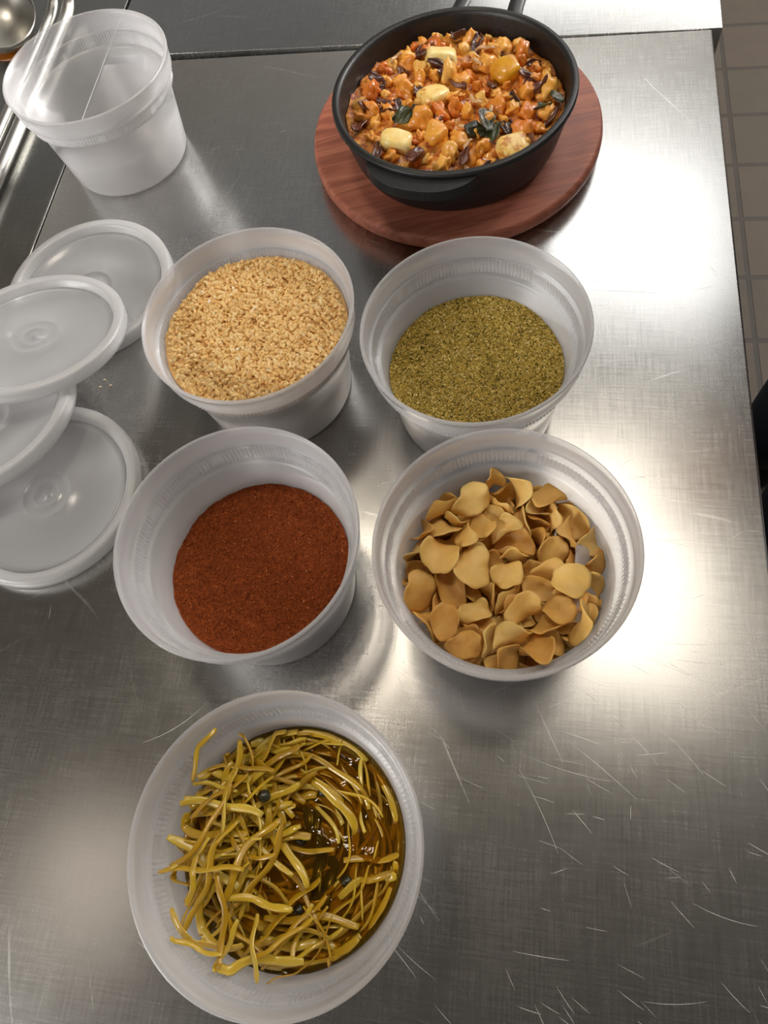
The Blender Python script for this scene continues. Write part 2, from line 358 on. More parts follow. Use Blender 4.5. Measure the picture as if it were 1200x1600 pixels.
granular('crushed_peanuts', surf_peanut, 3900, lambda n: np.stack([rng.uniform(1.3, 3.0, n), rng.uniform(.9, 1.6, n), rng.uniform(.7, 1.3, n)], 1), (ICO_V, ICO_F),
  lambda n, x, y: np.clip(rng.normal(.55, .2, n), 0, .93)+(rng.uniform(0, 1, n) > .99)*.4, .2, M_PEANUT, (-141.7, 245, .15), 'pale tan crushed peanuts heaped to the brim of their tub', 'peanuts', 1.0, jitter=.12, gap=.8, marg=.9)
granular('ground_seasoning', surf_herb, 17000, lambda n: np.stack([rng.uniform(.5, 1.15, n), rng.uniform(.26, .5, n), rng.uniform(.22, .4, n)], 1), (OCT_V, OCT_F),
  lambda n, x, y: np.clip(rng.normal(.52, .3, n)+.10*np.array([nz2(a, b, .05, 9) for a, b in zip(x, y)]), 0, 1), .35, M_HERB, (-18.8, 236, .15), 'coarse yellow-green ground seasoning in the tub right of the peanuts', 'seasoning', 1.2)
granular('chili_powder', surf_chili, 17000, lambda n: np.stack([rng.uniform(.3, .75, n), rng.uniform(.25, .5, n), rng.uniform(.2, .35, n)], 1), (OCT_V, OCT_F),
  lambda n, x, y: np.clip(rng.normal(.5, .2, n), 0, .96)+(rng.uniform(0, 1, n) > .992)*.3, .4, M_CHILI, (-122.7, 114.4, .15), 'dark red-brown chili powder with paler flecks in its tub', 'chili powder', 1.2)
# ================================================================ GARLIC CHIPS
def chip_data(seed, R=9.0):
    rd=random.Random(seed)
    a=rd.uniform(.9,1.15); el=rd.uniform(.72,.95); tip=rd.uniform(.0,.28); fold=rd.choice([1,1,-1])*rd.uniform(.3,1.0)/R
    sad=rd.uniform(-.35,.2)/R; ph=[rd.uniform(0,6.28) for _ in range(4)]; wa=rd.uniform(.13,.32); n=32; rings=6
    flat=rd.random()<.2
    if flat: fold*=.3; sad*=.3
    def P(t,k):
        rr=R*a*(1+.09*math.sin(2*t+ph[0])+.07*math.sin(3*t+ph[1])+.04*math.sin(5*t+ph[2])+.025*math.sin(9*t+ph[3]))
        x=rr*math.cos(t)*(1+tip*max(0,math.cos(t))**3); y=rr*el*math.sin(t)
        x*=k;y*=k
        z0=wa*R*(k**3)*math.sin(3*t+ph[3])+.05*R*k*k*math.sin(5*t+ph[1])
        # cylindrical bend about x axis
        if abs(fold)>1e-4:
            th=y*fold*1.6; yb=math.sin(th)/(fold*1.6); zb=(1-math.cos(th))/(fold*1.6)
        else: yb,zb=y,0
        return x,yb*1.0,zb+sad*x*x+z0
    top=[];V=[];F=[]
    T=.5
    for side in (1,-1):
        V.append((0,0,side*T))
        for r in range(1,rings+1):
            k=r/rings
            th=T*(1 if r<rings else .55)
            for i in range(n):
                x,y,z=P(2*math.pi*i/n,k if side==1 or r<rings else k*.995)
                V.append((x,y,z+side*th))
    N=1+rings*n
    for s in (0,1):
        o=s*N
        def idx(r,i): return o+1+(r-1)*n+i%n
        for i in range(n):
            f=[o,idx(1,i),idx(1,i+1)]; F.append(f if s==0 else f[::-1])
            for r in range(1,rings):
                f=[idx(r,i),idx(r+1,i),idx(r+1,i+1),idx(r,i+1)]; F.append(f if s==0 else f[::-1])
    for i in range(n):
        F.append([1+(rings-1)*n+i, N+1+(rings-1)*n+i, N+1+(rings-1)*n+(i+1)%n, 1+(rings-1)*n+(i+1)%n])
    return V,F

M_CHIP = organic('fried_garlic_chip', [(.1, s3(156, 92, 36)), (.27, s3(208, 152, 74)), (.6, s3(232, 186, 104)), (.9, s3(244, 210, 136))], 130, .5, .4, 0, .2, .3, .0004, .5)
CH = []
for k in range(10):
    m = mesh(*chip_data(k, 9.0)); m.materials.append(M_CHIP); CH.append(m)
CHIPS = '0 0.959 -3.9 -27.4 6.1 0.179 0.137 0.972 0.065;1 0.769 -33.4 18.8 3.1 0.019 0.859 0.511 0.005;2 0.91 -0.8 38.7 5.9 0.305 -0.637 -0.655 -0.267;3 0.849 29.5 -22.1 3.8 0.761 -0.109 0.015 0.639;4 0.958 0.8 5.2 1.9 0.106 -0.991 0.059 0.06;5 1.074 9.4 -17.7 1.1 0.047 0.496 0.856 0.141;6 0.826 28.6 10.5 2.4 0.074 -0.658 0.743 0.098;7 0.876 10.2 14.9 3.3 0.015 -0.818 -0.554 0.155;8 0.761 -5.7 -9.9 4 0.437 0.342 0.83 0.058;9 0.861 -35.7 7.3 2.6 0.945 -0.026 0.034 -0.323;0 1 2.7 -1 5 0.773 0.63 -0.076 -0.017;1 0.763 18 6.9 1.3 0.73 0.038 -0.046 -0.68;2 1.057 18.9 -10.2 5.2 0.267 0.13 0.399 0.867;3 0.795 2.4 -40.7 6.6 0.578 -0.669 0.294 0.363;4 0.789 -19.4 33.3 2.5 0.047 -0.943 -0.311 -0.113;5 0.934 -4.6 22.3 1.6 0.256 0.874 0.406 0.075;6 0.981 23 -0.3 8.2 0.269 0.09 0.194 0.939;7 0.89 8.8 29.5 3.3 0.035 0.588 0.795 -0.149;8 0.778 -12.8 6 5.9 0.46 0.347 -0.563 0.593;9 0.994 35.6 -7.5 0.7 0.009 -0.738 -0.674 0.002;0 0.808 17.9 -25.2 8.2 0.197 -0.758 0.305 0.542;1 1.072 -22.4 -0 1.7 0.843 0.053 -0.042 -0.534;2 0.889 15.7 17.2 5.8 0.447 -0.222 0.136 -0.856;3 0.92 -10.9 10.3 6.2 0.649 0.668 -0.334 0.143;4 0.876 6.2 -33.3 5.9 0.595 0.542 0.176 0.566;5 0.876 -3.4 -20.5 10.4 0.342 -0.527 0.635 -0.45;6 0.854 38.8 -0.5 6 0.256 -0.078 0.955 -0.129;7 0.84 -21.3 -34.7 6.4 0.435 -0.34 -0.724 -0.414;8 0.871 -30 -22.2 0.5 0.017 0.981 0.19 -0.026;9 1.038 -7.3 -34.5 3.8 0.225 -0.949 -0.146 -0.164;0 0.813 23.5 -35.1 3.4 0.841 -0.486 -0.132 0.196;1 0.994 21 31 1.6 0.977 0.073 -0.013 -0.2;2 0.96 12.4 -34 9.6 0.501 -0.724 -0.455 0.133;3 0.901 -16.4 -11.6 5.6 0.262 0.376 -0.889 -0.008;4 0.911 6.2 5.1 7.4 0.013 -0.177 -0.964 -0.196;5 0.822 36.1 10.1 7.2 0.826 0.343 0.146 0.423;6 0.836 -0.8 -14.3 5.7 0.395 0.032 0.906 -0.149;7 0.797 9 -20.6 11.2 0.134 -0.865 0.399 -0.274;8 0.934 -20.4 25.7 6 0.384 0.144 -0.197 0.89;9 1.02 -17.1 -16.2 5.2 0.492 -0.204 -0.168 -0.829;0 1.066 36.8 9.6 14.2 0.239 0.726 0.264 0.588;1 0.795 -32.8 -10.4 3.2 0.008 -0.171 0.985 0.017;2 0.88 -24.4 9.1 6.5 0.737 -0.309 0.128 0.588;3 1.068 37.3 -6 12.5 0.413 -0.13 -0.305 0.848;4 0.893 -10.2 35 4 0.357 -0.605 0.702 -0.117;5 0.799 -18.5 -24 0.7 0.067 0.583 -0.808 -0.056;6 0.764 -35.5 -5.1 5.1 0.317 0.35 0.843 -0.258;7 0.846 33.2 19.3 3.6 0.039 0.05 0.524 0.85;8 0.966 -32.3 -18 4.7 0.015 -0.981 -0.185 0.051;9 0.931 -9.6 22.8 6.8 0.19 -0.479 0.855 -0.064;0 0.998 -16.3 -22.4 14.5 0.627 0.446 0.437 0.465;1 1.044 2.2 20.2 9.2 0.093 0.492 -0.588 0.635;2 0.987 -13.5 -37.6 14.8 0.04 0.453 0.645 -0.614;3 1.033 17.3 41.6 16.2 0.517 -0.302 0.694 0.4;4 0.982 -28.4 1.3 12.7 0.973 -0.093 -0.197 0.075;5 0.913 -37.4 3.6 9.4 0.06 -0.33 0.12 -0.934;6 1.02 21.5 12.1 10.5 0.112 -0.665 -0.737 -0.035;7 0.768 -4.6 -39 13 0.718 0.411 -0.555 -0.082;8 1.029 11 33.8 5.6 0.072 0.221 -0.969 0.079;9 0.854 19.8 -17.2 7.3 0.059 0.395 0.589 0.703;0 0.959 14.2 -4.1 18.9 0.378 0.68 0.62 -0.099;1 0.944 -3.8 -32.2 14.2 0.083 0.344 0.03 0.935;2 0.952 -35.6 15.3 11.2 0.048 0.238 -0.557 -0.794;3 0.808 -24.4 -29.1 9.4 0.145 0.098 -0.603 -0.779;4 0.844 -19.3 -3.4 10 0.239 0.072 -0.124 -0.96;5 0.835 -23.1 21.5 4.7 0.302 -0.853 -0.406 -0.131;6 0.787 -9.9 0.1 6.8 0.337 -0.764 0.519 -0.183;7 1.041 -29.3 9 14.3 0.231 -0.016 0.015 -0.973;8 0.777 27.2 25.8 5.6 0.045 -0.984 -0.156 0.067;9 1.071 31.2 -17.5 5.3 0.06 -0.769 -0.621 0.14;0 0.835 -13.1 19.5 11.3 0.552 0.257 -0.311 -0.73;2 0.95 -39.7 -7.1 13.6 0.473 0.463 -0.636 -0.397;3 0.825 27.2 7.6 12.1 0.261 -0.781 -0.485 0.296;4 0.91 28 -30.4 10.4 0.269 0.046 0.847 -0.456;5 0.809 17.3 6.8 13 0.173 0.93 0.174 0.275;6 0.841 -5.2 12.4 14 0.762 -0.365 0.439 0.304;7 0.77 6.9 -11.7 13.7 0.371 -0.616 0.215 -0.661;8 0.911 9.2 -6.7 18.3 0.462 0.059 0.838 -0.286;9 0.993 8.7 7.2 17 0.448 0.043 0.699 0.556;0 0.888 27 -20.9 12.3 0.867 0.463 0.134 -0.124;1 0.994 -0.6 -18.2 21 0.333 -0.449 0.669 -0.49;2 0.967 -32.5 25.9 15.7 0.058 -0.55 0.073 -0.83;3 0.891 34.1 21.1 9.6 0.089 -0.806 0.575 -0.111;5 0.838 1.4 -24.6 15.4 0.306 -0.705 -0.338 0.543;6 0.858 4.2 1.5 19.4 0.078 -0.564 -0.111 0.814;7 0.889 -9.5 -9.7 13 0.006 -0.025 -0.556 -0.831;8 1.055 -27.8 -25.5 16.1 0.006 -0.059 -0.401 -0.914;9 0.916 -30.4 -13.3 9.5 0.017 -0.988 -0.109 0.108;0 0.858 -34.6 21.8 29.4 0.617 -0.371 -0.69 -0.077;1 0.788 5.8 -38.5 14.2 0.601 0.144 -0.082 0.782;2 0.838 6.4 35.7 14.8 0.139 -0.536 0.832 0.026;3 0.984 17.3 -35 16.9 0.963 0.236 0.129 0.032;4 0.895 -1.4 26.3 11.5 0.136 0.317 -0.912 0.224;5 1.003 -23.3 -15.3 11.2 0.067 -0.191 -0.973 -0.111;6 0.993 -6.5 -17.3 22.5 0.867 0.092 -0.474 0.125;7 0.781 4.1 13.1 8.7 0.267 -0.323 0.514 0.749;8 1.004 -6.1 1.2 15.4 0.683 -0.042 0.013 0.729;9 1.035 28.6 -12.6 18.2 0.798 -0.231 0.54 0.137;0 0.866 35.9 14.2 16.5 0.748 -0.389 -0.482 0.238;1 0.93 13.2 13 18.8 0.066 -0.724 0.59 -0.351;2 0.798 -8.4 35.8 11.1 0.999 0.045 -0.001 -0.028;3 1.006 38 -10.2 12.4 0.389 -0.55 0.738 -0.033;4 1.021 -7 2.8 19.2 0.147 -0.019 0.191 -0.97;5 0.914 18 -14 18.2 0.31 -0.271 0.866 0.284;6 0.94 -19.8 32.9 12 0.28 -0.201 0.912 -0.221;7 1.074 21.7 -36.5 20.7 0.286 0.049 -0.337 -0.896;8 1.026 -5.2 -2 23.5 0.143 0.039 0.279 -0.949;9 1.048 11.7 28 16 0.833 0.314 0.202 0.409;0 0.959 10.4 -23.3 22.7 0.434 0.319 0.716 0.444;1 0.819 -21.6 17.1 14.5 0.351 -0.838 0.285 -0.304;2 0.912 6.4 -28.1 25.9 0.226 -0.468 -0.797 0.309;3 0.982 -34.2 -14.1 21.1 0.794 -0.324 0.06 -0.511;4 0.977 -17.5 -6.2 18.2 0.11 -0.123 0.435 0.885;5 0.946 4.1 -39.7 21.5 0.612 -0.717 -0.321 0.093;6 0.989 30.2 19.9 19.4 0.231 0.923 -0.123 0.284;7 0.98 22.9 -32.9 28.1 0.31 0.027 0.908 -0.281;8 1.047 1.1 37.2 20.1 0.219 -0.274 -0.075 0.933;9 0.885 22.3 30.5 13.2 0.317 0.682 -0.13 0.646;0 0.884 30.6 28.5 17 0.853 -0.063 -0.454 -0.25;1 1.044 27.6 21.9 28 0.519 -0.44 -0.2 0.705;3 1.026 24.5 -21.8 21.3 0.319 -0.333 0.867 0.189;4 1.05 -26.8 27.2 20.8 0.233 -0.186 -0.95 0.089;5 0.77 18.5 20 17.9 0.3 0.84 -0.311 0.328;6 0.95 -1.6 -5.5 25.6 0.811 0.194 -0.117 0.54;7 1.027 32.8 -25.9 22.9 0.519 0.617 0.496 0.322;8 0.833 -0.8 -35.4 19.9 0.166 -0.687 -0.705 -0.048;9 0.81 10.6 15.4 20.5 0.169 0.844 0.188 0.473;0 0.996 16.7 -42.7 29.3 0.867 -0.329 -0.36 -0.105;1 0.96 0.3 -29.7 32.5 0.97 -0.014 0.075 -0.231;2 0.88 -40.2 10.8 20.9 0.632 -0.038 0.326 -0.702;3 0.934 -10.8 13.2 23.5 0.743 -0.179 0.039 0.644;4 0.919 34.1 -10.3 17.8 0.282 0.451 0.802 0.271;5 0.855 35.2 21 26.7 0.15 0.948 -0.173 0.221;6 0.882 -9.8 25.6 19.3 0.22 0.777 -0.577 0.123;7 0.855 -20.1 36.9 18 0.333 0.183 0.154 -0.912;8 0.836 14.7 1.4 33.4 0.147 -0.489 0.808 0.293;9 1.075 -28.8 -3.3 20.2 0.472 -0.11 0.051 0.873;0 1.019 38.4 -1.8 22.2 0.128 0.324 0.72 0.6;1 0.907 -27.3 17.3 21.6 0.888 0.189 0.26 -0.328;2 0.902 3.8 -4 33.6 0.295 -0.84 -0.319 -0.325;3 0.923 27.2 0.4 14.1 0.197 -0.47 -0.843 -0.171;4 1.049 -31.7 -25.7 22.2 0.811 -0.424 0.026 -0.402;5 0.892 23.5 -28.7 28.6 0.381 0.09 0.853 -0.345;6 1.002 34.2 9.4 25.6 0.373 -0.202 0.801 0.423;7 1.078 -4.1 40.7 21.7 0.325 -0.045 0.933 -0.148;8 0.973 24.1 0.9 19.7 0.068 -0.795 0.574 0.183;9 1.047 -12.2 -28.2 22.7 0.063 0.977 0.027 0.201;0 0.952 3.9 15.1 20.6 0.823 -0.036 -0.252 -0.508;1 0.819 -24.7 -38.6 28 0.769 -0.484 0.414 0.052;2 0.809 -41.7 -1.5 26.5 0.769 0.048 0.216 0.6;4 0.837 -22.5 -16.5 18.6 0.043 -0.036 -0.993 -0.103;5 0.914 -16.4 42.4 25.8 0.432 -0.87 -0.237 0.021;6 0.955 16 -12.6 32.7 0.803 0.27 -0.319 0.426;7 0.871 28.1 -0.8 25.4 0.623 0.048 -0.247 0.74;8 0.879 -38.5 -1.3 23.2 0.777 -0.089 0.08 0.618;9 0.857 19.9 32.6 22.7 0.155 -0.316 -0.934 0.067;0 0.929 -25.7 28.7 26.8 0.105 -0.281 -0.573 -0.763;1 0.804 -16 21 26.2 0.43 -0.231 0.868 -0.089;2 0.779 15.2 8.9 26 0.777 0.24 0.177 0.554;3 0.848 -3.2 -41.8 30 0.2 -0.344 -0.915 0.064;4 0.884 -28 -26.8 28.2 0.173 0.588 0.485 -0.624;5 1.047 -2.6 29.4 24.8 0.12 0.35 0.381 0.847;6 0.763 38.3 -9.4 29.3 0.317 -0.004 -0.723 -0.614;7 0.948 41.6 -15 26.5 0.62 -0.529 -0.578 -0.04;8 1.064 18 -1.3 26.1 0.111 -0.945 0.306 0.038;9 0.907 -22.7 -35.2 27.8 0.548 0.294 -0.716 0.318;1 1.003 -25.1 9.2 21.5 0.089 0.175 -0.235 0.952;2 0.844 26.1 -10.7 31.3 0.403 0.019 0.858 -0.318;3 0.896 -37.1 -18.4 31 0.531 -0.427 0.688 0.251;4 0.98 -20.3 15.5 28.9 0.578 0.026 -0.075 0.812;5 0.918 -13.3 -9.2 35.8 0.675 0.077 0.341 0.649;6 1.011 22.9 -2.3 37.8 0.144 -0.086 0.892 0.42;7 1.045 -13.4 14.5 34.5 0.04 -0.044 0.509 -0.859;8 1.006 32.1 34.6 31 0.492 -0.092 0.763 0.409;9 0.776 31.1 -9.1 25.8 0.606 0.021 -0.584 -0.54;0 0.891 -7.1 -39.3 25.1 0.998 0.031 0.036 0.033;1 1.038 31.1 3.4 31.8 0.963 -0.036 -0.172 -0.203;2 1.047 -25.8 -4.6 26 0.054 -0.082 -0.25 -0.963;3 0.941 -7.1 11.2 26.1 0.049 0.995 0.086 0.007;4 0.909 43 13.8 25.4 0.593 -0.614 0.323 -0.408;5 1.076 -41.2 -14.9 33.2 0.563 0.283 -0.551 0.548;6 0.897 13.1 30.8 20.8 0.278 -0.834 -0.436 0.194;8 1.06 -30.4 7.5 30.4 0.047 0.958 0.268 -0.091;9 0.851 -13.4 -15.2 29.5 0.385 0.818 -0.426 -0.037;0 0.803 19.3 38.2 26.1 0.942 0.011 0.169 -0.29;1 0.803 4.5 7.1 28.3 0.696 0.034 0.119 0.707;2 0.812 -26 34.8 36 0.763 -0.612 -0.166 -0.128;3 0.777 5.2 -28.1 36.1 0.022 0.573 -0.818 -0.047;4 0.965 -38.1 5 28.3 0.206 0.859 -0.453 -0.116;5 1.041 32.9 28.2 37 0.299 -0.893 0.283 -0.18;6 0.97 -11.5 -25 29.1 0.164 0.961 0.21 -0.069;7 1.033 -21.1 -25.5 26.1 0.568 0.529 -0.612 -0.155;8 0.994 -36.4 -2.4 31.9 0.179 -0.955 -0.218 -0.095;0 0.931 -16.3 -0.9 25.4 0.851 -0.144 0.17 -0.475;1 0.836 9.5 -22 30.9 0.915 -0.075 -0.28 -0.28;2 0.848 9.9 38.5 30.4 0.754 0.466 -0.299 -0.353;3 0.899 -16.4 30.9 26.8 0.267 -0.284 -0.577 0.718;4 0.902 -19.2 -14.5 26 0.217 0.008 -0.886 0.41;5 0.778 39.6 -0.7 29.4 0.511 -0.806 -0.293 0.053;6 1.017 -42.3 6.2 38.8 0.531 0.578 0.619 0.022;7 0.96 21.8 -20 34.8 0.99 0.104 -0.037 -0.092;8 0.766 32.1 -20.5 27.6 0.023 0.492 0.87 -0.009;9 0.792 -1.8 29.7 25.8 0.436 0.079 -0.865 0.237;0 0.856 -38.9 -1.4 38.9 0.091 0.08 0.369 -0.921;1 0.981 13.7 28 28.3 0.339 -0.038 -0.361 0.868;3 1.039 37.4 -17.1 37.7 0.791 0.298 -0.278 0.457;4 1.042 -27.3 -16.4 29 0.568 -0.405 -0.147 -0.701;5 0.978 4.2 -14.4 36 0.256 -0.327 0.661 -0.625;6 0.79 6.8 9.4 33.2 0.082 0.039 0.992 -0.084;7 0.808 -6.9 3.9 32.5 0.015 -0.307 0.951 -0.036;8 1.027 -17.1 26.7 35.4 0.997 0.072 -0.032 0.017;0 1.054 4.4 12.5 36.5 0.048 -0.161 0.142 0.975;1 1.023 0.7 23.6 30.4 0.109 0.004 0.191 -0.976;2 0.83 -13.3 -38.9 35.2 0.152 -0.956 0.222 -0.118;3 0.863 14.2 -26.1 29.2 0.007 -0.428 0.874 -0.229;4 0.926 23.4 14.8 32.2 0.575 -0.464 0.656 -0.153;5 0.924 -30.5 27.2 41.4 0.102 -0.257 0.677 -0.682;6 0.783 31.5 -12.8 42 0.134 -0.95 0.266 -0.091;7 1.058 7.9 23.1 38.7 0.647 0.443 -0.054 -0.619;8 0.87 13.6 40.9 35.9 0.608 0.773 -0.053 -0.17;9 0.865 -13.7 -25.9 33.7 0.169 0.634 -0.751 0.077;0 0.851 -2.7 42.9 32.3 0.863 0.449 0.01 0.232;1 1.031 -26.5 -21.5 37 0.803 -0.347 0.121 -0.469;2 0.896 17.7 16.2 33 0.24 0.713 0.007 -0.659;3 0.953 -4.2 -14.1 36.1 0.007 0.747 0.199 0.635;4 0.795 0.9 -43.6 35.3 0.216 -0.319 0.269 -0.883;5 0.851 17.5 -8.4 38.3 0.027 0.088 0.974 0.208;6 0.982 -38.8 -15.8 44.6 0.793 -0.022 0.348 -0.5;7 0.817 -22 -4.5 37.2 0.131 -0.904 0.342 -0.222;8 0.879 3 -41.8 38.3 0.038 -0.698 0.533 0.477;9 1.079 21.5 29.4 36.1 0.157 0.586 0.013 -0.795;0 0.815 -30.8 17.6 32.5 0.119 0.208 -0.745 -0.622;1 0.9 -15.2 -39.9 46.2 0.054 -0.024 0.992 0.116;2 0.971 6.3 40 42.5 0.01 -0.575 -0.261 0.775;3 1.009 -6.3 27.4 36.5 0.206 -0.895 0.396 0.006;4 0.775 -30 -9.2 37.8 0.705 0.321 0.134 0.618;5 1.076 17 -40.6 46.1 0.261 0.827 -0.384 0.316;6 0.821 41 -5.3 39.1 0.137 -0.621 0.652 0.412;7 1.079 4.2 -34.6 42.4 0.436 -0.862 -0.256 -0.025;8 0.814 5.3 7.4 40.5 0.649 -0.755 -0.073 -0.056;9 0.763 -16.8 39.8 37.3 0.317 0.777 0.527 -0.131;0 1.052 -25 -11.5 40 0.831 -0.021 0.099 -0.548;1 0.843 -17.7 3.6 34.2 0.694 -0.329 0.327 0.55;2 1.066 -29.8 2.4 47.3 0.587 -0.145 -0.095 -0.791;3 0.886 -25.2 22.9 39 0.608 0.409 -0.574 0.365;4 0.808 33.2 3.6 41.3 0.648 0.238 0.286 0.665;5 0.833 15.3 27.6 35.4 0.153 0.207 0.794 0.55;6 0.826 42.1 4.4 42.4 0.184 -0.797 0.243 0.522;7 0.916 34.6 -28.7 34.8 0.617 0.687 0.381 0.049;8 0.909 2.5 -3.9 40.4 0.042 -0.57 0.815 -0.094;9 0.927 -5.8 -36 41.5 0.544 -0.503 -0.629 0.238;0 0.86 0.2 19.5 41.1 0.137 0.301 -0.096 -0.939;1 0.903 -27.1 9.9 36.9 0.797 -0.141 0.016 0.587;2 0.92 31.3 -6.6 46.7 0.991 0.048 0.022 -0.123;3 1.051 23 10 36.4 0.227 -0.824 -0.511 -0.087;4 0.833 -12.9 36.8 34.7 0.134 0.177 0.763 -0.607;5 0.915 20.2 35.4 43.7 0.24 0.929 0.271 -0.082;6 1.007 35.5 -27 48.7 0.547 -0.269 0.721 -0.329;7 0.866 -14.2 8.2 37.2 0.679 -0.712 0.076 0.165;8 1.056 -15.1 -37.3 38.4 0.109 -0.697 0.709 0.014;9 0.959 39.4 12.3 34.8 0.21 0.928 -0.269 -0.151;0 0.991 19.4 -35.2 35.6 0.008 -0.056 0.088 0.995;1 1.077 -15.8 32.8 45.9 0.033 0.242 -0.933 -0.263;2 0.969 -32.5 -28.7 41.9 0.454 0.323 -0.811 0.177;3 0.957 19.8 -28.9 41.9 0.394 0.891 -0.063 0.216;4 0.896 37.4 -19.8 38.5 0.201 -0.001 0.93 0.307;5 0.93 -25.8 -30 44.5 0.119 -0.612 -0.782 0.009;6 0.918 -29.7 17.3 41.4 0.221 0.766 -0.501 0.335;7 0.862 -6.1 -6.4 34.4 0.748 0.612 -0.254 -0.042;8 0.856 6.3 -19.1 39.4 0.176 0.419 -0.392 0.8;9 0.913 -11.3 20.1 40.4 0.137 0.969 0.021 0.207;0 0.808 14.4 32.9 39.2 0.1 -0.435 0 -0.895;1 0.854 -11.5 -22.5 40.3 0.253 -0.063 -0.131 -0.956;2 0.806 25.9 -20.3 43.8 0.945 -0.113 -0.063 -0.301;4 0.761 2.1 32.9 28.7 0.593 -0.253 -0.732 0.221;5 0.762 -2 31 39 0.107 0.402 0.659 -0.627;6 1.076 -14.1 -2.5 45.1 0.177 0.471 -0.864 0.003;7 0.905 -7.3 44.8 41.4 0.36 0.635 -0.243 0.639;8 0.838 -6.4 3.3 36.7 0.16 -0.799 0.535 0.224;9 0.928 -10.8 -25.6 36.7 0.12 0.992 -0.038 -0.028;0 0.769 31.1 18.9 43.8 0.522 0.626 -0.444 -0.372;1 0.835 -19.4 13.1 44.8 0.306 0.692 0.63 0.173;2 0.782 40.2 15.7 40.1 0.863 0.214 0.361 0.28;3 0.775 28.1 -23.3 38 0.084 -0.844 0.529 -0.04;4 1.028 10.1 -19.2 42.3 0.031 0.252 -0.925 -0.283;5 0.818 -39 16.5 37.3 0.48 0.175 0.84 -0.182'
for s_ in CHIPS.split(';'):
    a = [float(q) for q in s_.split()]
    o = obj('garlic_chip', CH[int(a[0])], None, None, (1.3+a[2], 117.3+a[3], a[4]+2.0)); o.rotation_mode = 'QUATERNION'; o.rotation_quaternion = a[5:9]; o.scale = (a[1],)*3
    tag(o, 'thin curled golden fried garlic chip in the tub at the right', 'garlic chip', 'garlic chips heaped in their tub')
# clear sachet tucked between chips and wall
def sachet():
    V = []; F = []; nx, ny = 16, 20
    for s in (1, -1):
        for i in range(nx+1):
            for j in range(ny+1):
                u = i/nx*2-1; v = j/ny*2-1
                hgt = 2.2*max(0, (1-u**4))*max(0, 1-v**4)**.7 + .5*math.sin(5*u+3*v)
                bend = -6.0*u*u
                V.append((u*13, v*19, s*hgt*.6+bend*.5+.35*s*(1 if abs(u) < 1 and abs(v) < 1 else .2)))
    n = (nx+1)*(ny+1)
    for s in (0, 1):
        for i in range(nx):
            for j in range(ny):
                a = s*n+i*(ny+1)+j; q = [a, a+ny+1, a+ny+2, a+1]; F.append(q if s == 0 else q[::-1])
    ring = [i*(ny+1) for i in range(nx+1)] + [nx*(ny+1)+j for j in range(1, ny+1)] + [i*(ny+1)+ny for i in range(nx-1, -1, -1)] + [j for j in range(ny-1, 0, -1)]
    for k in range(len(ring)):
        a, b = ring[k], ring[(k+1) % len(ring)]; F.append([a, a+n, b+n, b])
    return mesh(V, F)
o = obj('sachet', sachet(), plastic('sachet_film', (.8, .8, .83, 1), .35, .2, .4), None, (1.3+42.0, 117.3-6, 37), (0.05, 1.02, 0.0)); tag(o, 'small grey translucent sachet between garlic chips and tub wall', 'sachet')
# ================================================================ PICKLE STRIPS IN BRINE
PX, PY = -82.3, -12.2
def brine_surf(x, y): r = math.hypot(x, y); return 40.0 + .6*nz2(x, y, .09, 21) + .5*nz2(x, y, .25, 22) + (1.0*max(0, (r-44)/4))**2*.4
bv, bf, _ = heap_mesh(brine_surf, 3.2, 60, 160, .25)
def brine_mat():
    t = NT('yellow_brown_brine'); nz = t.noise(t.coord(), 60, 3, .5, .5)
    tp = t.n('BsdfTransparent', Color=(.90, .70, .24, 1)); d = t.n('BsdfDiffuse', Color=s3(140, 100, 20)+(1,)); m1 = t.n('MixShader', Fac=.12); t.link(tp.outputs[0], m1.inputs[1]); t.link(d.outputs[0], m1.inputs[2])
    b = t.bump(nz.outputs[0], .5, .004)
    g = t.n('BsdfGlossy', Roughness=.04); t.link(b, g.inputs['Normal']); fr = t.n('Fresnel', IOR=1.38); t.link(b, fr.inputs['Normal'])
    m2 = t.n('MixShader', Fac=fr.outputs[0]); t.link(m1.outputs[0], m2.inputs[1]); t.link(g.outputs[0], m2.inputs[2]); return t.done(m2.outputs[0])
o = obj('brine', mesh(bv.tolist(), bf), brine_mat(), None, (PX, PY, .15)); tag(o, 'glossy yellow-brown brine around the pickle strips', 'brine', kind='stuff')
M_STRIP = organic('pickled_strip', [(0, s3(156, 112, 10)), (.35, s3(194, 150, 20)), (.7, s3(214, 176, 44)), (1, s3(226, 200, 100))], 90, .3, .6, .6, .25, .3, .0006, .6)
M_STRIPG = organic('dark_green_strip', [(0, s3(30, 34, 16)), (.6, s3(62, 62, 26)), (1, s3(96, 92, 40))], 90, .3, .6, .6, 0, .3, .0006, .6)
rs = random.Random(11)
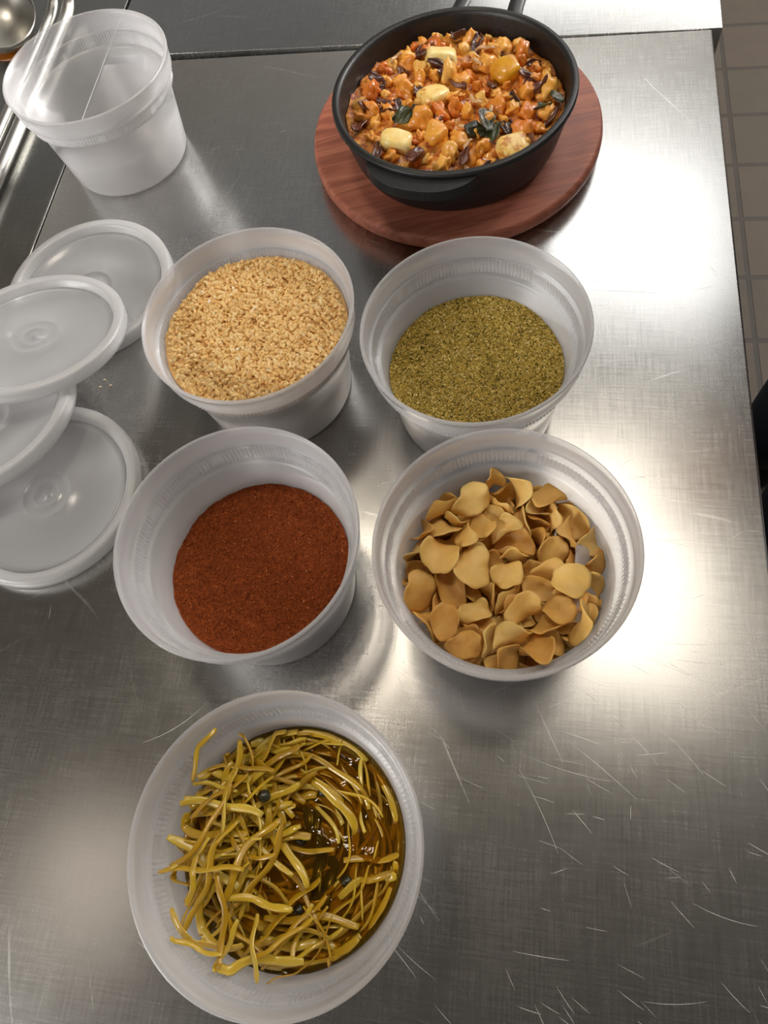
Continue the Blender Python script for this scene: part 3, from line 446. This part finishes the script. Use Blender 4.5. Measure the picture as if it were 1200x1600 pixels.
def strip_mesh(cx, cy, z, ang, L, curv, w_, th, dz, twist):
    n = 22; pts = []; x, y = 0, 0; a = ang - curv*L/2; mid = None; P = []
    wob = rs.uniform(0, 6)
    for k in range(n):
        s = k/(n-1); P.append((x, y, dz*(s-.5) + 1.3*math.sin(s*6+wob)))
        a += curv*L/(n-1) + .09*math.sin(s*9+wob)
        x += math.cos(a)*L/(n-1); y += math.sin(a)*L/(n-1)
    mx = sum(p[0] for p in P)/n; my = sum(p[1] for p in P)/n
    for p in P:
        X_, Y_, Z_ = cx+p[0]-mx, cy+p[1]-my, z+p[2]
        r = math.hypot(X_, Y_); Rm = wall_r(Z_)-1.6-w_*.5
        if r > Rm: X_ *= Rm/r; Y_ *= Rm/r; Z_ += min(5, (r-Rm)*.35)
        pts.append((X_, Y_, Z_))
    rad = [w_/2*(.7+.3*min(1, 9*min(k, n-1-k)/(n-1)))*(1+.08*math.sin(k*1.1+wob)) for k in range(n)]
    o_ = Vector(pts[n//2])
    V, F = tube([tuple(Vector(p)-o_) for p in pts], rad, 8, th/w_, (math.sin(twist), .2*math.cos(twist), math.cos(twist)))
    return mesh(V, F), o_
def strip(cx, cy, z, ang, L, curv, w_=2.4, th=1.2, dz=0, twist=0, mat=M_STRIP, lab=None, grp='pickle strips in the tub'):
    m, o_ = strip_mesh(cx, cy, z, ang, L, curv, w_, th, dz, twist)
    o = obj('pickle_strip', m, mat, None, (PX+o_.x, PY+o_.y, o_.z)); tag(o, lab or 'thin glossy yellow pickle strip in the brine tub nearest the viewer', 'pickle strip', grp); return o
NS = 285
for k in range(NS):
    t = rs.uniform(0, 2*PI); r = math.sqrt(rs.random())*47; x, y = r*math.cos(t), r*math.sin(t)
    left = min(1, max(0, (12-(x*.85+y*.5))/38))    # the heap leans to the lower left
    if k < 150:   # under the brine: long swirls that follow the wall
        z = rs.uniform(33, 41.2); ang = t+PI/2+rs.uniform(-.4, .4); L = rs.uniform(28, 50); cv = 1/max(22, r+2)
        if left > .5: cv = rs.uniform(-.02, .02)
    else:
        if left < .3 and rs.random() < .8:
            x, y = -abs(x)*.9-4, y-10*rs.random(); r = math.hypot(x, y)
            left = min(1, max(0, (12-(x*.85+y*.5))/38))
        z = 40.5 + left*rs.uniform(2, 19); ang = rs.gauss(.5, .8) if rs.random() < .6 else rs.uniform(0, PI); L = rs.uniform(18, 42); cv = rs.uniform(-.028, .028)
    strip(x, y, z, ang, L, cv, rs.uniform(1.5, 3.8), rs.uniform(.6, 1.0), rs.uniform(-4, 4), rs.uniform(-1.3, 1.3))
strip(-41, 32, 62, 1.2, 26, -.02, 2.2, 1.0, 8, .2, lab='single pale yellow pickle strip stuck up on the upper left tub wall', grp=None)
for (x, y, z, a, L) in [(12, -8, 37.5, 1.5, 26), (17, -14, 37, 1.3, 22), (4, 16, 37.5, 1.6, 20), (8, 14, 37, 1.5, 18), (20, 20, 36.5, .3, 18), (-8, 24, 37.5, .6, 22)]:
    o = strip(x, y, z, a, L, .01, 5.0, 1.4, 0, 0, M_STRIPG, 'dark olive green piece among the yellow pickle strips', 'dark green pieces in the pickle')
M_BERRY = organic('dark_green_berry', [(0, s3(22, 26, 14)), (1, s3(52, 56, 30))], 200, .35, .6, .4, 0, .4, .0006, .3)
def blob(seed, sx, sy, sz, rough=.15, sub=3):
    bm = bmesh.new(); bmesh.ops.create_icosphere(bm, subdivisions=sub, radius=1)
    for v in bm.verts:
        p = v.co.copy(); k = 1+rough*noise.noise(p*1.6+Vector((seed*3.1, 0, 0)))*1.8+rough*.5*noise.noise(p*4+Vector((0, seed*1.7, 0)))
        v.co = Vector((p.x*sx*k, p.y*sy*k, p.z*sz*k))*MM
    m = bpy.data.meshes.new('mesh'); bm.to_mesh(m); bm.free(); m.polygons.foreach_set('use_smooth', [True]*len(m.polygons)); return m
bmsh = [blob(90+k, 2.9, 2.7, 2.6, .06) for k in range(3)]
for m in bmsh: m.materials.append(M_BERRY)
for k, (x, y, z) in enumerate([(-13, 17, 51), (-29, 11, 49), (-36, 14, 48), (3, 2, 40), (-34, 24, 45), (10, 22, 38.5), (-20, -24, 47), (6, -25, 38.5), (25, -12, 38.4)]):
    o = obj('berry', bmsh[k % 3], None, None, (PX+x, PY+y, z), (k, k*2, 0)); tag(o, 'small round dark green berry among the yellow pickle strips', 'berry', 'dark berries in the pickle')
# ================================================================ WOODEN BOARD + SKILLET + STEW
BX, BY = -46.5, 456
def ell_lathe(prof, ax, ay, n=144):
    V, F = lathe(prof, n); return [(x*ax, y*ay, z) for x, y, z in V], F
V, F = ell_lathe([(0.001, 0), (.93, 0), (.955, 1.0), (.965, 3.2), (.985, 4.6), (.998, 6.5), (1.0, 10), (.995, 13.0), (.985, 14.4), (.97, 15), (.001, 15)], 101.5, 106.5)
o = obj('wooden_board', mesh(V, F), WOOD, None, (BX, BY, .1), (0, 0, math.radians(17))); tag(o, 'oval reddish-brown wooden board under the cast iron skillet', 'board')
SKX, SKY = -44.4, 436.5; HA = math.atan2(78, 17)
sk = empty('cast_iron_skillet', (SKX, SKY, 15.3), (0, 0, HA)); tag(sk, 'black cast iron skillet full of orange vegetable stew, on wooden board', 'skillet')
SKP = [(0.01, 0), (58, 0), (63, 1), (67, 4), (70.5, 12), (74, 26), (76.0, 37), (76.6, 38.2), (78.2, 38.8), (79.0, 40), (79.0, 42), (78.2, 43), (75.6, 43.2), (74.4, 42.4), (73.6, 40), (71.2, 26), (67.5, 12), (63, 6.5), (57, 4.8), (0.01, 4.6)]
obj('pan_body', mesh(*lathe(SKP, 144)), IRON, sk)
def slab(outline, z0, z1):   # extruded outline, solid
    n = len(outline); V = [(x, y, z0) for x, y in outline]+[(x, y, z1) for x, y in outline]
    return V, [list(range(n))[::-1], [n+i for i in range(n)]]+[[i, (i+1) % n, n+(i+1) % n, n+i] for i in range(n)]
# loop handle: two bars flaring out of the rim and closing in a rounded end
hp = [(74, 21), (84, 19), (100, 18.5), (130, 18.5), (160, 17.5), (176, 14), (183, 6), (184, 0)]
pts = [(x, y, 37+max(0, x-80)*.05) for x, y in hp]+[(x, -y, 37+max(0, x-80)*.05) for x, y in hp[::-1][1:]]
def smooth_path(P, it=2):
    for _ in range(it):
        Q = [P[0]]
        for a, b in zip(P[:-1], P[1:]):
            Q += [tuple(.75*u+.25*v for u, v in zip(a, b)), tuple(.25*u+.75*v for u, v in zip(a, b))]
        P = Q+[P[-1]]
    return P
h_ = obj('handle', mesh(*tube(smooth_path(pts), 5.6, 16, .62)), IRON, sk)
# helper tab opposite the handle
arc = [(-(76.5)*math.cos(a), 76.5*math.sin(a)) for a in [x*.045 for x in range(-11, 12)]]
outer = [(-(77+12.5*(1-(abs(x)/11)**3.2))*math.cos(x*.045), (77+12.5*(1-(abs(x)/11)**3.2))*math.sin(x*.045)) for x in range(11, -12, -1)]
tb = obj('helper_tab', mesh(*slab(arc+outer, 33, 40), smooth=False), IRON, sk); bevel(tb, 1.8, 3)
# ---- stew
def stew_surf(x, y): r = math.hypot(x, y); return 43.5 + 6*(1-(r/72)**2) + 3.2*nz2(x, y, .06, 31) + 2.2*nz2(x, y, .16, 32)
def stew_mesh():
    V = []; F = []; n = 160; rings = 60; R_ = lambda z: float(np.interp(z-15.3, [4.6, 6.5, 12, 26, 40], [57, 63, 67.5, 71.2, 73.6]))-.3
    V.append((0, 0, 21)); zs = [21.2, 25, 33]
    for z in zs:
        for i in range(n): t = 2*PI*i/n; V.append(((R_(z)-(6 if z == 21.2 else 0))*math.cos(t), (R_(z)-(6 if z == 21.2 else 0))*math.sin(t), z))
    for k in range(rings):
        for i in range(n):
            t = 2*PI*i/n; r = 72*(1-k/rings); x, y = r*math.cos(t), r*math.sin(t); z = stew_surf(x, y)
            if k == 0: r = R_(z); x, y = r*math.cos(t), r*math.sin(t)
            V.append((x, y, z+1.2*nz2(x, y, .5, 33)))
    V.append((0, 0, stew_surf(0, 0))); L = len(zs)+rings
    for i in range(n):
        F.append([0, 1+(i+1) % n, 1+i]); F.append([1+(L-1)*n+i, 1+(L-1)*n+(i+1) % n, len(V)-1])
        for k in range(L-1): F.append([1+k*n+i, 1+k*n+(i+1) % n, 1+(k+1)*n+(i+1) % n, 1+(k+1)*n+i])
    return mesh(V, F)
M_SAUCE = organic('orange_stew_sauce', [(.25, s3(80, 36, 18)), (.42, s3(168, 80, 26)), (.55, s3(222, 140, 40)), (.7, s3(236, 184, 90))], 260, .3, .6, .5, .1, .6, .0015, .05)
M_CHUNK = organic('stewed_orange_chunk', [(.1, s3(150, 62, 24)), (.3, s3(212, 118, 36)), (.55, s3(232, 160, 56)), (.9, s3(240, 200, 112))], 220, .38, .5, .3, .2, .8, .0016, .5)
M_PALE = organic('roasted_pale_cube', [(.34, s3(200, 126, 40)), (.42, s3(242, 204, 112)), (.7, s3(252, 234, 170))], 150, .4, .5, .25, .3, .3, .0008, .2)
M_YEL = organic('bright_yellow_cube', [(.3, s3(196, 120, 14)), (.7, s3(232, 174, 34))], 90, .35, .5, .4, .3, .3, .0008, .1)
M_ONIOND = organic('charred_purple_onion', [(.2, s3(40, 20, 14)), (.5, s3(82, 42, 32)), (.9, s3(132, 76, 54))], 150, .3, .6, .5, 0, .5, .001, .4)
M_ONIONL = organic('pale_cooked_onion', [(.2, s3(176, 130, 78)), (.8, s3(222, 184, 132))], 150, .3, .6, .5, .2, .3, .0008, .3)
M_LEAF = organic('dark_green_leaf', [(.3, s3(28, 32, 18)), (.6, s3(66, 70, 36)), (.9, s3(120, 112, 66))], 160, .3, .6, .5, 0, .5, .0008, .3)
o = obj('stew_sauce', stew_mesh(), M_SAUCE, None, (SKX, SKY, 0)); tag(o, 'thick glossy orange stew sauce inside the black skillet', 'sauce', kind='stuff')
rc = random.Random(3)
cb = [blob(k, 1, .82, .62, .34) for k in range(9)]
for m in cb: m.materials.append(M_CHUNK)
placed = []
SPECIAL = [(-2, 35), (-8, 2), (-33, -27), (36, 18), (30, -38), (16, -22)]
n_ = 0
for k in range(900):
    t = rc.uniform(0, 2*PI); r = math.sqrt(rc.random())*66; x, y = r*math.cos(t), r*math.sin(t); s = rc.uniform(3.4, 9.5)
    if any(math.hypot(x-a, y-b) < (s+c)*.62 for a, b, c in placed) or r+s > 70 or any(math.hypot(x-a, y-b) < s+3 for a, b in SPECIAL): continue
    placed.append((x, y, s)); n_ += 1
    o = obj('stewed_chunk', cb[n_ % 9], None, None, (SKX+x, SKY+y, stew_surf(x, y)+s*rc.uniform(-.1, .35)), (rc.uniform(0, 6), rc.uniform(0, 6), rc.uniform(0, 6))); o.scale = (s,)*3
    tag(o, 'soft orange stewed vegetable chunk in the black skillet', 'vegetable chunk', 'orange chunks in the stew')
    if n_ >= 150: break
def cube_piece(sx, sy, sz, seed):
    bm = bmesh.new(); bmesh.ops.create_cube(bm, size=2); bmesh.ops.subdivide_edges(bm, edges=bm.edges[:], cuts=5, use_grid_fill=True)
    for v in bm.verts:
        p = v.co; q = Vector((p.x, p.y, p.z)); l = (abs(p.x)**4+abs(p.y)**4+abs(p.z)**4)**.25; q = q/l
        q *= 1+.1*noise.noise(q*1.5+Vector((seed*2.3, 0, 0))); v.co = Vector((q.x*sx, q.y*sy, q.z*sz))*MM
    m = bpy.data.meshes.new('mesh'); bm.to_mesh(m); bm.free(); m.polygons.foreach_set('use_smooth', [True]*len(m.polygons)); return m
PALE = [(-11, 37.4, 10.5, 9.5, 6.5, 'pale golden roasted cube at the far left of the stew, beside charred onion'), (-12.6, -2.9, 10, 8.5, 6, 'pale rounded roasted cube near the middle of the stew'), (-33.4, -39.2, 10, 6.8, 5.6, 'pale yellow oblong cube at the lower left of the stew'), (40.4, -46.3, 10.5, 8, 5.5, 'pale roasted cube at the lower right of the stew by the skillet rim')]
for k, (x, y, a, b, c, lab) in enumerate(PALE):
    o = obj('roasted_cube', cube_piece(a, b, c, k+1), M_PALE, None, (SKX+x, SKY+y, stew_surf(x, y)+3.2), (.25*(k-1.5), .2, [.1, .9, -.1, .6][k])); tag(o, lab, 'roasted cube', 'pale roasted cubes on the stew')
o = obj('yellow_cube', cube_piece(9, 8, 6, 9), M_YEL, None, (SKX+32.7, SKY+18.3, stew_surf(33, 18)+2.5), (.2, -.2, .5)); tag(o, 'bright yellow cube in the right half of the stew', 'vegetable cube')
def petal(seed, a, b, curl, th=.45, nx=10, ny=14):
    rp = random.Random(seed); V = []; F = []; ph = rp.uniform(0, 6)
    for s in (1, -1):
        for i in range(nx+1):
            for j in range(ny+1):
                u = i/nx*2-1; v = j/ny*2-1; w_ = math.sqrt(max(0, 1-v*v*.96))*(1+.18*math.sin(4*v+ph))
                x = u*a*w_; y = v*b; z = curl*(u*u)*a*.6 + .18*a*math.sin(3*v+ph+2*u) + .1*a*math.sin(7*u+5*v)
                V.append((x, y, z+s*th*(1 if abs(u) < 1 and abs(v) < 1 else .4)))
    n = (nx+1)*(ny+1)
    for s in (0, 1):
        for i in range(nx):
            for j in range(ny):
                q0 = s*n+i*(ny+1)+j; q = [q0, q0+ny+1, q0+ny+2, q0+1]; F.append(q if s == 0 else q[::-1])
    ring = [i*(ny+1) for i in range(nx+1)] + [nx*(ny+1)+j for j in range(1, ny+1)] + [i*(ny+1)+ny for i in range(nx-1, -1, -1)] + [j for j in range(ny-1, 0, -1)]
    for k in range(len(ring)):
        q1, q2 = ring[k], ring[(k+1) % len(ring)]; F.append([q1, q1+n, q2+n, q2])
    return mesh(V, F)
for k, (x, y) in enumerate([(22.2, -28.5), (16.2, -35), (28.2, -36.8), (66, -2.2), (-30.7, -20.8), (-24.4, -16.5), (56.3, -11.5)]):
    o = obj('wilted_leaf', petal(k, [6, 4.5, 5, 4, 5, 3.5, 3][k], [9, 7, 8, 7, 7, 6, 7][k], .5*(-1)**k), M_LEAF, None, (SKX+x, SKY+y, stew_surf(x, y)+5.5), (.4*math.sin(k*2), .5*math.cos(k*3), k*1.3)); tag(o, 'wilted dark green leaf on the orange stew', 'leaf', 'wilted leaves on the stew')
DK = [(-25.1, 48.3), (-18.6, 46.9), (-8.7, 17.0), (-4.8, 21.1), (-22.5, 3.8), (-47.3, -3.1), (-55.6, -6.2), (-41.7, -8.3), (45.5, 14.9), (48.1, 8.6), (13.6, 48.3), (32.3, 37.1), (55.2, 2.1), (55.1, -48.1), (-33.4, -14.8), (-44.0, -48.7), (-25.4, 37.3), (10.6, -54.2), (-52, 18), (-36, 28), (2, 8), (24, 6), (40, -8), (-8, -26), (-20, -52), (36, -30), (50, 30), (0, 60), (-60, -20), (28, -58), (-12, 26), (62, -20)]
for k, (x, y) in enumerate(DK):
    if math.hypot(x, y) > 66: x *= .9; y *= .9
    o = obj('charred_onion', petal(40+k, rc.uniform(2.2, 4.6), rc.uniform(4.5, 9.5), rc.uniform(.5, 1.5), .7), M_ONIOND, None, (SKX+x, SKY+y, stew_surf(x, y)+rc.uniform(2.6, 4.4)), (rc.uniform(-.6, .6), rc.uniform(-.6, .6), rc.uniform(0, 6))); tag(o, 'dark charred purple onion piece on the orange stew', 'onion piece', 'charred onion pieces on the stew')
for k, (x, y) in enumerate([(13.8, 27.8), (14.7, -8.9), (18.4, 38.2), (10.4, -31.8), (12.1, -46.0), (-6.9, 30), (-41.2, 39), (24, -20)]):
    a0 = rc.uniform(0, 6); R_ = rc.uniform(6, 10); P = [(R_*math.cos(a0+q*.16), R_*math.sin(a0+q*.16), .6*math.sin(q)) for q in range(11)]
    cx_ = sum(p[0] for p in P)/11; cy_ = sum(p[1] for p in P)/11
    o = obj('onion_strip', mesh(*tube([(a-cx_, b-cy_, c) for a, b, c in P], [.5+1.1*math.sin(PI*q/10) for q in range(11)], 10, .6)), M_ONIONL, None, (SKX+x, SKY+y, stew_surf(x, y)+6)); tag(o, 'pale curved cooked onion strip on the orange stew', 'onion strip', 'pale onion strips on the stew')

cr = simple('crumb', s3(230, 216, 186), .7)
for k, (x, y) in enumerate([(-263, 247), (-257.5, 243), (-264.5, 241.5)]):
    o = obj('crumb', blob(120+k, 1.0, .8, .5, .3, 2), cr, None, (x, y, .5)); tag(o, 'tiny pale crumb on the steel between the lids and peanut tub', 'crumb', 'crumbs on the worktop')
# ================================================================ LADLES
def ladle(x, y0, y1, z, rr, hook, label, bowl_at=None):
    r = empty('ladle', (x, y0, z)); tag(r, label, 'ladle', 'steel ladles on the left counter')
    L = y1-y0
    P = [(0, 0, 0), (0, L*.5, 0), (0, L-12, 0), (2, L+hook*.5, 3), (3, L+hook*.8, 14), (1, L+hook*.6, 26), (-2, L+hook*.1, 30)]
    obj('handle', mesh(*tube(smooth_path(P, 3), rr, 16)), STEEL_SHINY, r)
    B = lathe([(0.01, 0), (14, 1.5), (24, 8), (30, 19), (31, 24), (30.2, 24.4), (29, 19), (23, 9), (13.5, 2.8), (.01, 1.4)], 48)
    obj('bowl', mesh(*B), STEEL_SHINY, r, (-20 if x < -410 else 8, -20 if x < -410 else -52, 1.5-z))
    return r
ladle(-418, 365, 622, 5, 4.2, 26, 'thin steel ladle handle, the left one of two leaving the frame at upper left')
ladle(-401, 352, 618, 6, 5.0, 24, 'thick steel ladle handle, right one of the pair beside the empty tub')
r = empty('serving_spoon', (-456, 606, 2), (0, 0, .3)); tag(r, 'rounded steel spoon bowl with amber sauce, in the upper left corner', 'spoon')
B = lathe([(0.01, 0), (12, 1), (22, 6), (29, 15), (31.5, 22), (30.8, 22.6), (28, 15.6), (21, 7.2), (11.5, 2.4), (.01, 1.6)], 64)
obj('bowl', mesh([(a*.95, b*1.25, c) for a, b, c in B[0]], B[1]), STEEL_SHINY, r, rot=(.15, .25, 0))
obj('handle', mesh(*tube(smooth_path([(0, 36, 22), (0, 60, 26), (-6, 120, 12), (-10, 190, 6)]), 4, 12, .5)), STEEL_SHINY, r)
o = obj('sauce_streak', mesh(*lathe([(0.01, 1.5), (9, 1.6), (11, .8), (12, 0), (.01, 0)], 40)), simple('amber_sauce', s3(150, 84, 14), .2, 0, 90), None, (-448, 586, -1.4)); o.scale = (1.6, .7, 1); tag(o, 'amber sauce drip on the counter beneath the steel spoon bowl', 'sauce drip')
# ================================================================ PERSON AT THE RIGHT EDGE (1.65 m tall)
def skin_body(name, J, E_, mat, parent, root, lv=2):
    """J: {joint: (x,y,z,r)} in mm; E_: edges between joints"""
    ks = list(J); m = bpy.data.meshes.new(name); m.from_pydata([[q*MM for q in J[k][:3]] for k in ks], [(ks.index(a), ks.index(b)) for a, b in E_], [])
    o = bpy.data.objects.new(name, m); COL.objects.link(o); o.parent = parent; m.materials.append(mat)
    s = o.modifiers.new('skin', 'SKIN'); s.use_smooth_shade = True
    for i, k in enumerate(ks):
        d = m.skin_vertices[0].data[i]; r = J[k][3]; rr = r if isinstance(r, tuple) else (r, r); d.radius = (rr[0]*MM, rr[1]*MM); d.use_root = (k == root)
    b = o.modifiers.new('sub', 'SUBSURF'); b.levels = lv; b.render_levels = lv; return o
NAVY = simple('dark_navy_cloth', s3(18, 26, 42), .9, 0, 300, .2, .3, .0006)
SKIN = simple('skin', s3(190, 140, 112), .5, 0, 40, .05, .05); SKIN.node_tree.nodes['Principled BSDF'].inputs['Subsurface Weight'].default_value = .1
pr = empty('person', (478, 604, -900), (0, 0, math.radians(90))); pr.scale = (.94, .94, .94); tag(pr, 'person in dark navy clothes standing at the right edge of the steel worktop', 'person')
def chain(*k): return list(zip(k[:-1], k[1:]))
BJ = {'pelvis': (0, 0, 930, 120), 'belly': (0, 5, 1060, 115), 'chest': (0, 5, 1260, 130), 'neck0': (0, 0, 1420, 60), 'neck1': (0, 12, 1490, 52), 'head0': (0, 25, 1560, 75), 'head1': (0, 22, 1640, 92), 'head2': (0, 12, 1700, 70)}
BE = chain('pelvis', 'belly', 'chest', 'neck0', 'neck1', 'head0', 'head1', 'head2')
for s, n in ((-1, 'l'), (1, 'r')):
    BJ.update({n+'hip': (s*80, 0, 900, 85), n+'knee': (s*88, 15, 500, 55), n+'ank': (s*92, -5, 95, 28), n+'toe': (s*94, 90, 45, 18),
               n+'sh': (s*185, 0, 1390, 55), n+'elb': (s*235, 20, 1120, 40), n+'wr': (s*245, 20, 885, 26), n+'palm': (s*246, 26, 830, (20, 34))})
    BE += chain('pelvis', n+'hip', n+'knee', n+'ank', n+'toe') + chain('chest', n+'sh', n+'elb', n+'wr', n+'palm')
    for q, (dy, L) in enumerate([(-27, 60), (-9, 68), (9, 72), (27, 66)]):
        a = '%sf%d' % (n, q); BJ[a+'a'] = (s*246, 26+dy, 795, 9.5); BJ[a+'b'] = (s*240, 28+dy*1.1, 795-L*.5, 8.5); BJ[a+'c'] = (s*228, 30+dy*1.1, 795-L, 7.5); BE += chain(n+'palm', a+'a', a+'b', a+'c')
    BJ[n+'t1'] = (s*238, 68, 815, 11); BJ[n+'t2'] = (s*230, 80, 785, 9); BE += chain(n+'palm', n+'t1', n+'t2')
skin_body('body', BJ, BE, SKIN, pr, 'pelvis')
TJ = {'w': (0, 0, 1010, 128), 'p': (0, 0, 930, 138)}; TE = chain('w', 'p')
for s, n in ((-1, 'l'), (1, 'r')):
    TJ.update({n+'h': (s*80, 0, 880, 104), n+'m': (s*86, 8, 690, 92), n+'k': (s*88, 15, 500, 84), n+'c': (s*90, 2, 300, 80), n+'a': (s*92, 6, 70, 84)}); TE += chain('p', n+'h', n+'m', n+'k', n+'c', n+'a')
skin_body('trousers', TJ, TE, NAVY, pr, 'p')
SJ = {'h': (0, 0, 960, 145), 'b': (0, 5, 1080, 140), 'c': (0, 5, 1270, 150), 'n': (0, 0, 1400, 84)}; SE = chain('h', 'b', 'c', 'n')
for s, n in ((-1, 'l'), (1, 'r')):
    SJ.update({n+'s': (s*180, 0, 1385, 72), n+'e': (s*235, 20, 1120, 56), n+'w': (s*243, 18, 905, 40)}); SE += chain('c', n+'s', n+'e', n+'w')
skin_body('jacket', SJ, SE, NAVY, pr, 'b')
BLACK = simple('black_leather', s3(24, 22, 22), .4)
for s in (-1, 1): skin_body('shoe', {'a': (s*92, -40, 48, 44), 'b': (s*92, 30, 48, 48), 'c': (s*94, 140, 36, (48, 36))}, [('a', 'b'), ('b', 'c')], BLACK, pr, 'b')
HAIR = simple('dark_hair', s3(30, 22, 18), .6, 0, 400, .3, .6, .002)
hm = blob(70, 92, 104, 88, .05); obj('hair', hm, HAIR, pr, (0, -6, 1672))
for s in (-1, 1):
    e = obj('eye', blob(71, 11, 8, 9, 0, 2), simple('eye_white', s3(220, 215, 210), .2), pr, (s*31, 106, 1632))
    obj('iris', blob(72, 5, 3, 5, 0, 2), BLACK, e, (0, 6.5, 0)); obj('ear', blob(73, 8, 18, 30, .1), SKIN, pr, (s*90, 12, 1622))
obj('nose', blob(74, 13, 16, 22, .05), SKIN, pr, (0, 114, 1605)); obj('mouth', blob(75, 24, 7, 7, .05), simple('lips', s3(160, 96, 86), .5), pr, (0, 100, 1570))
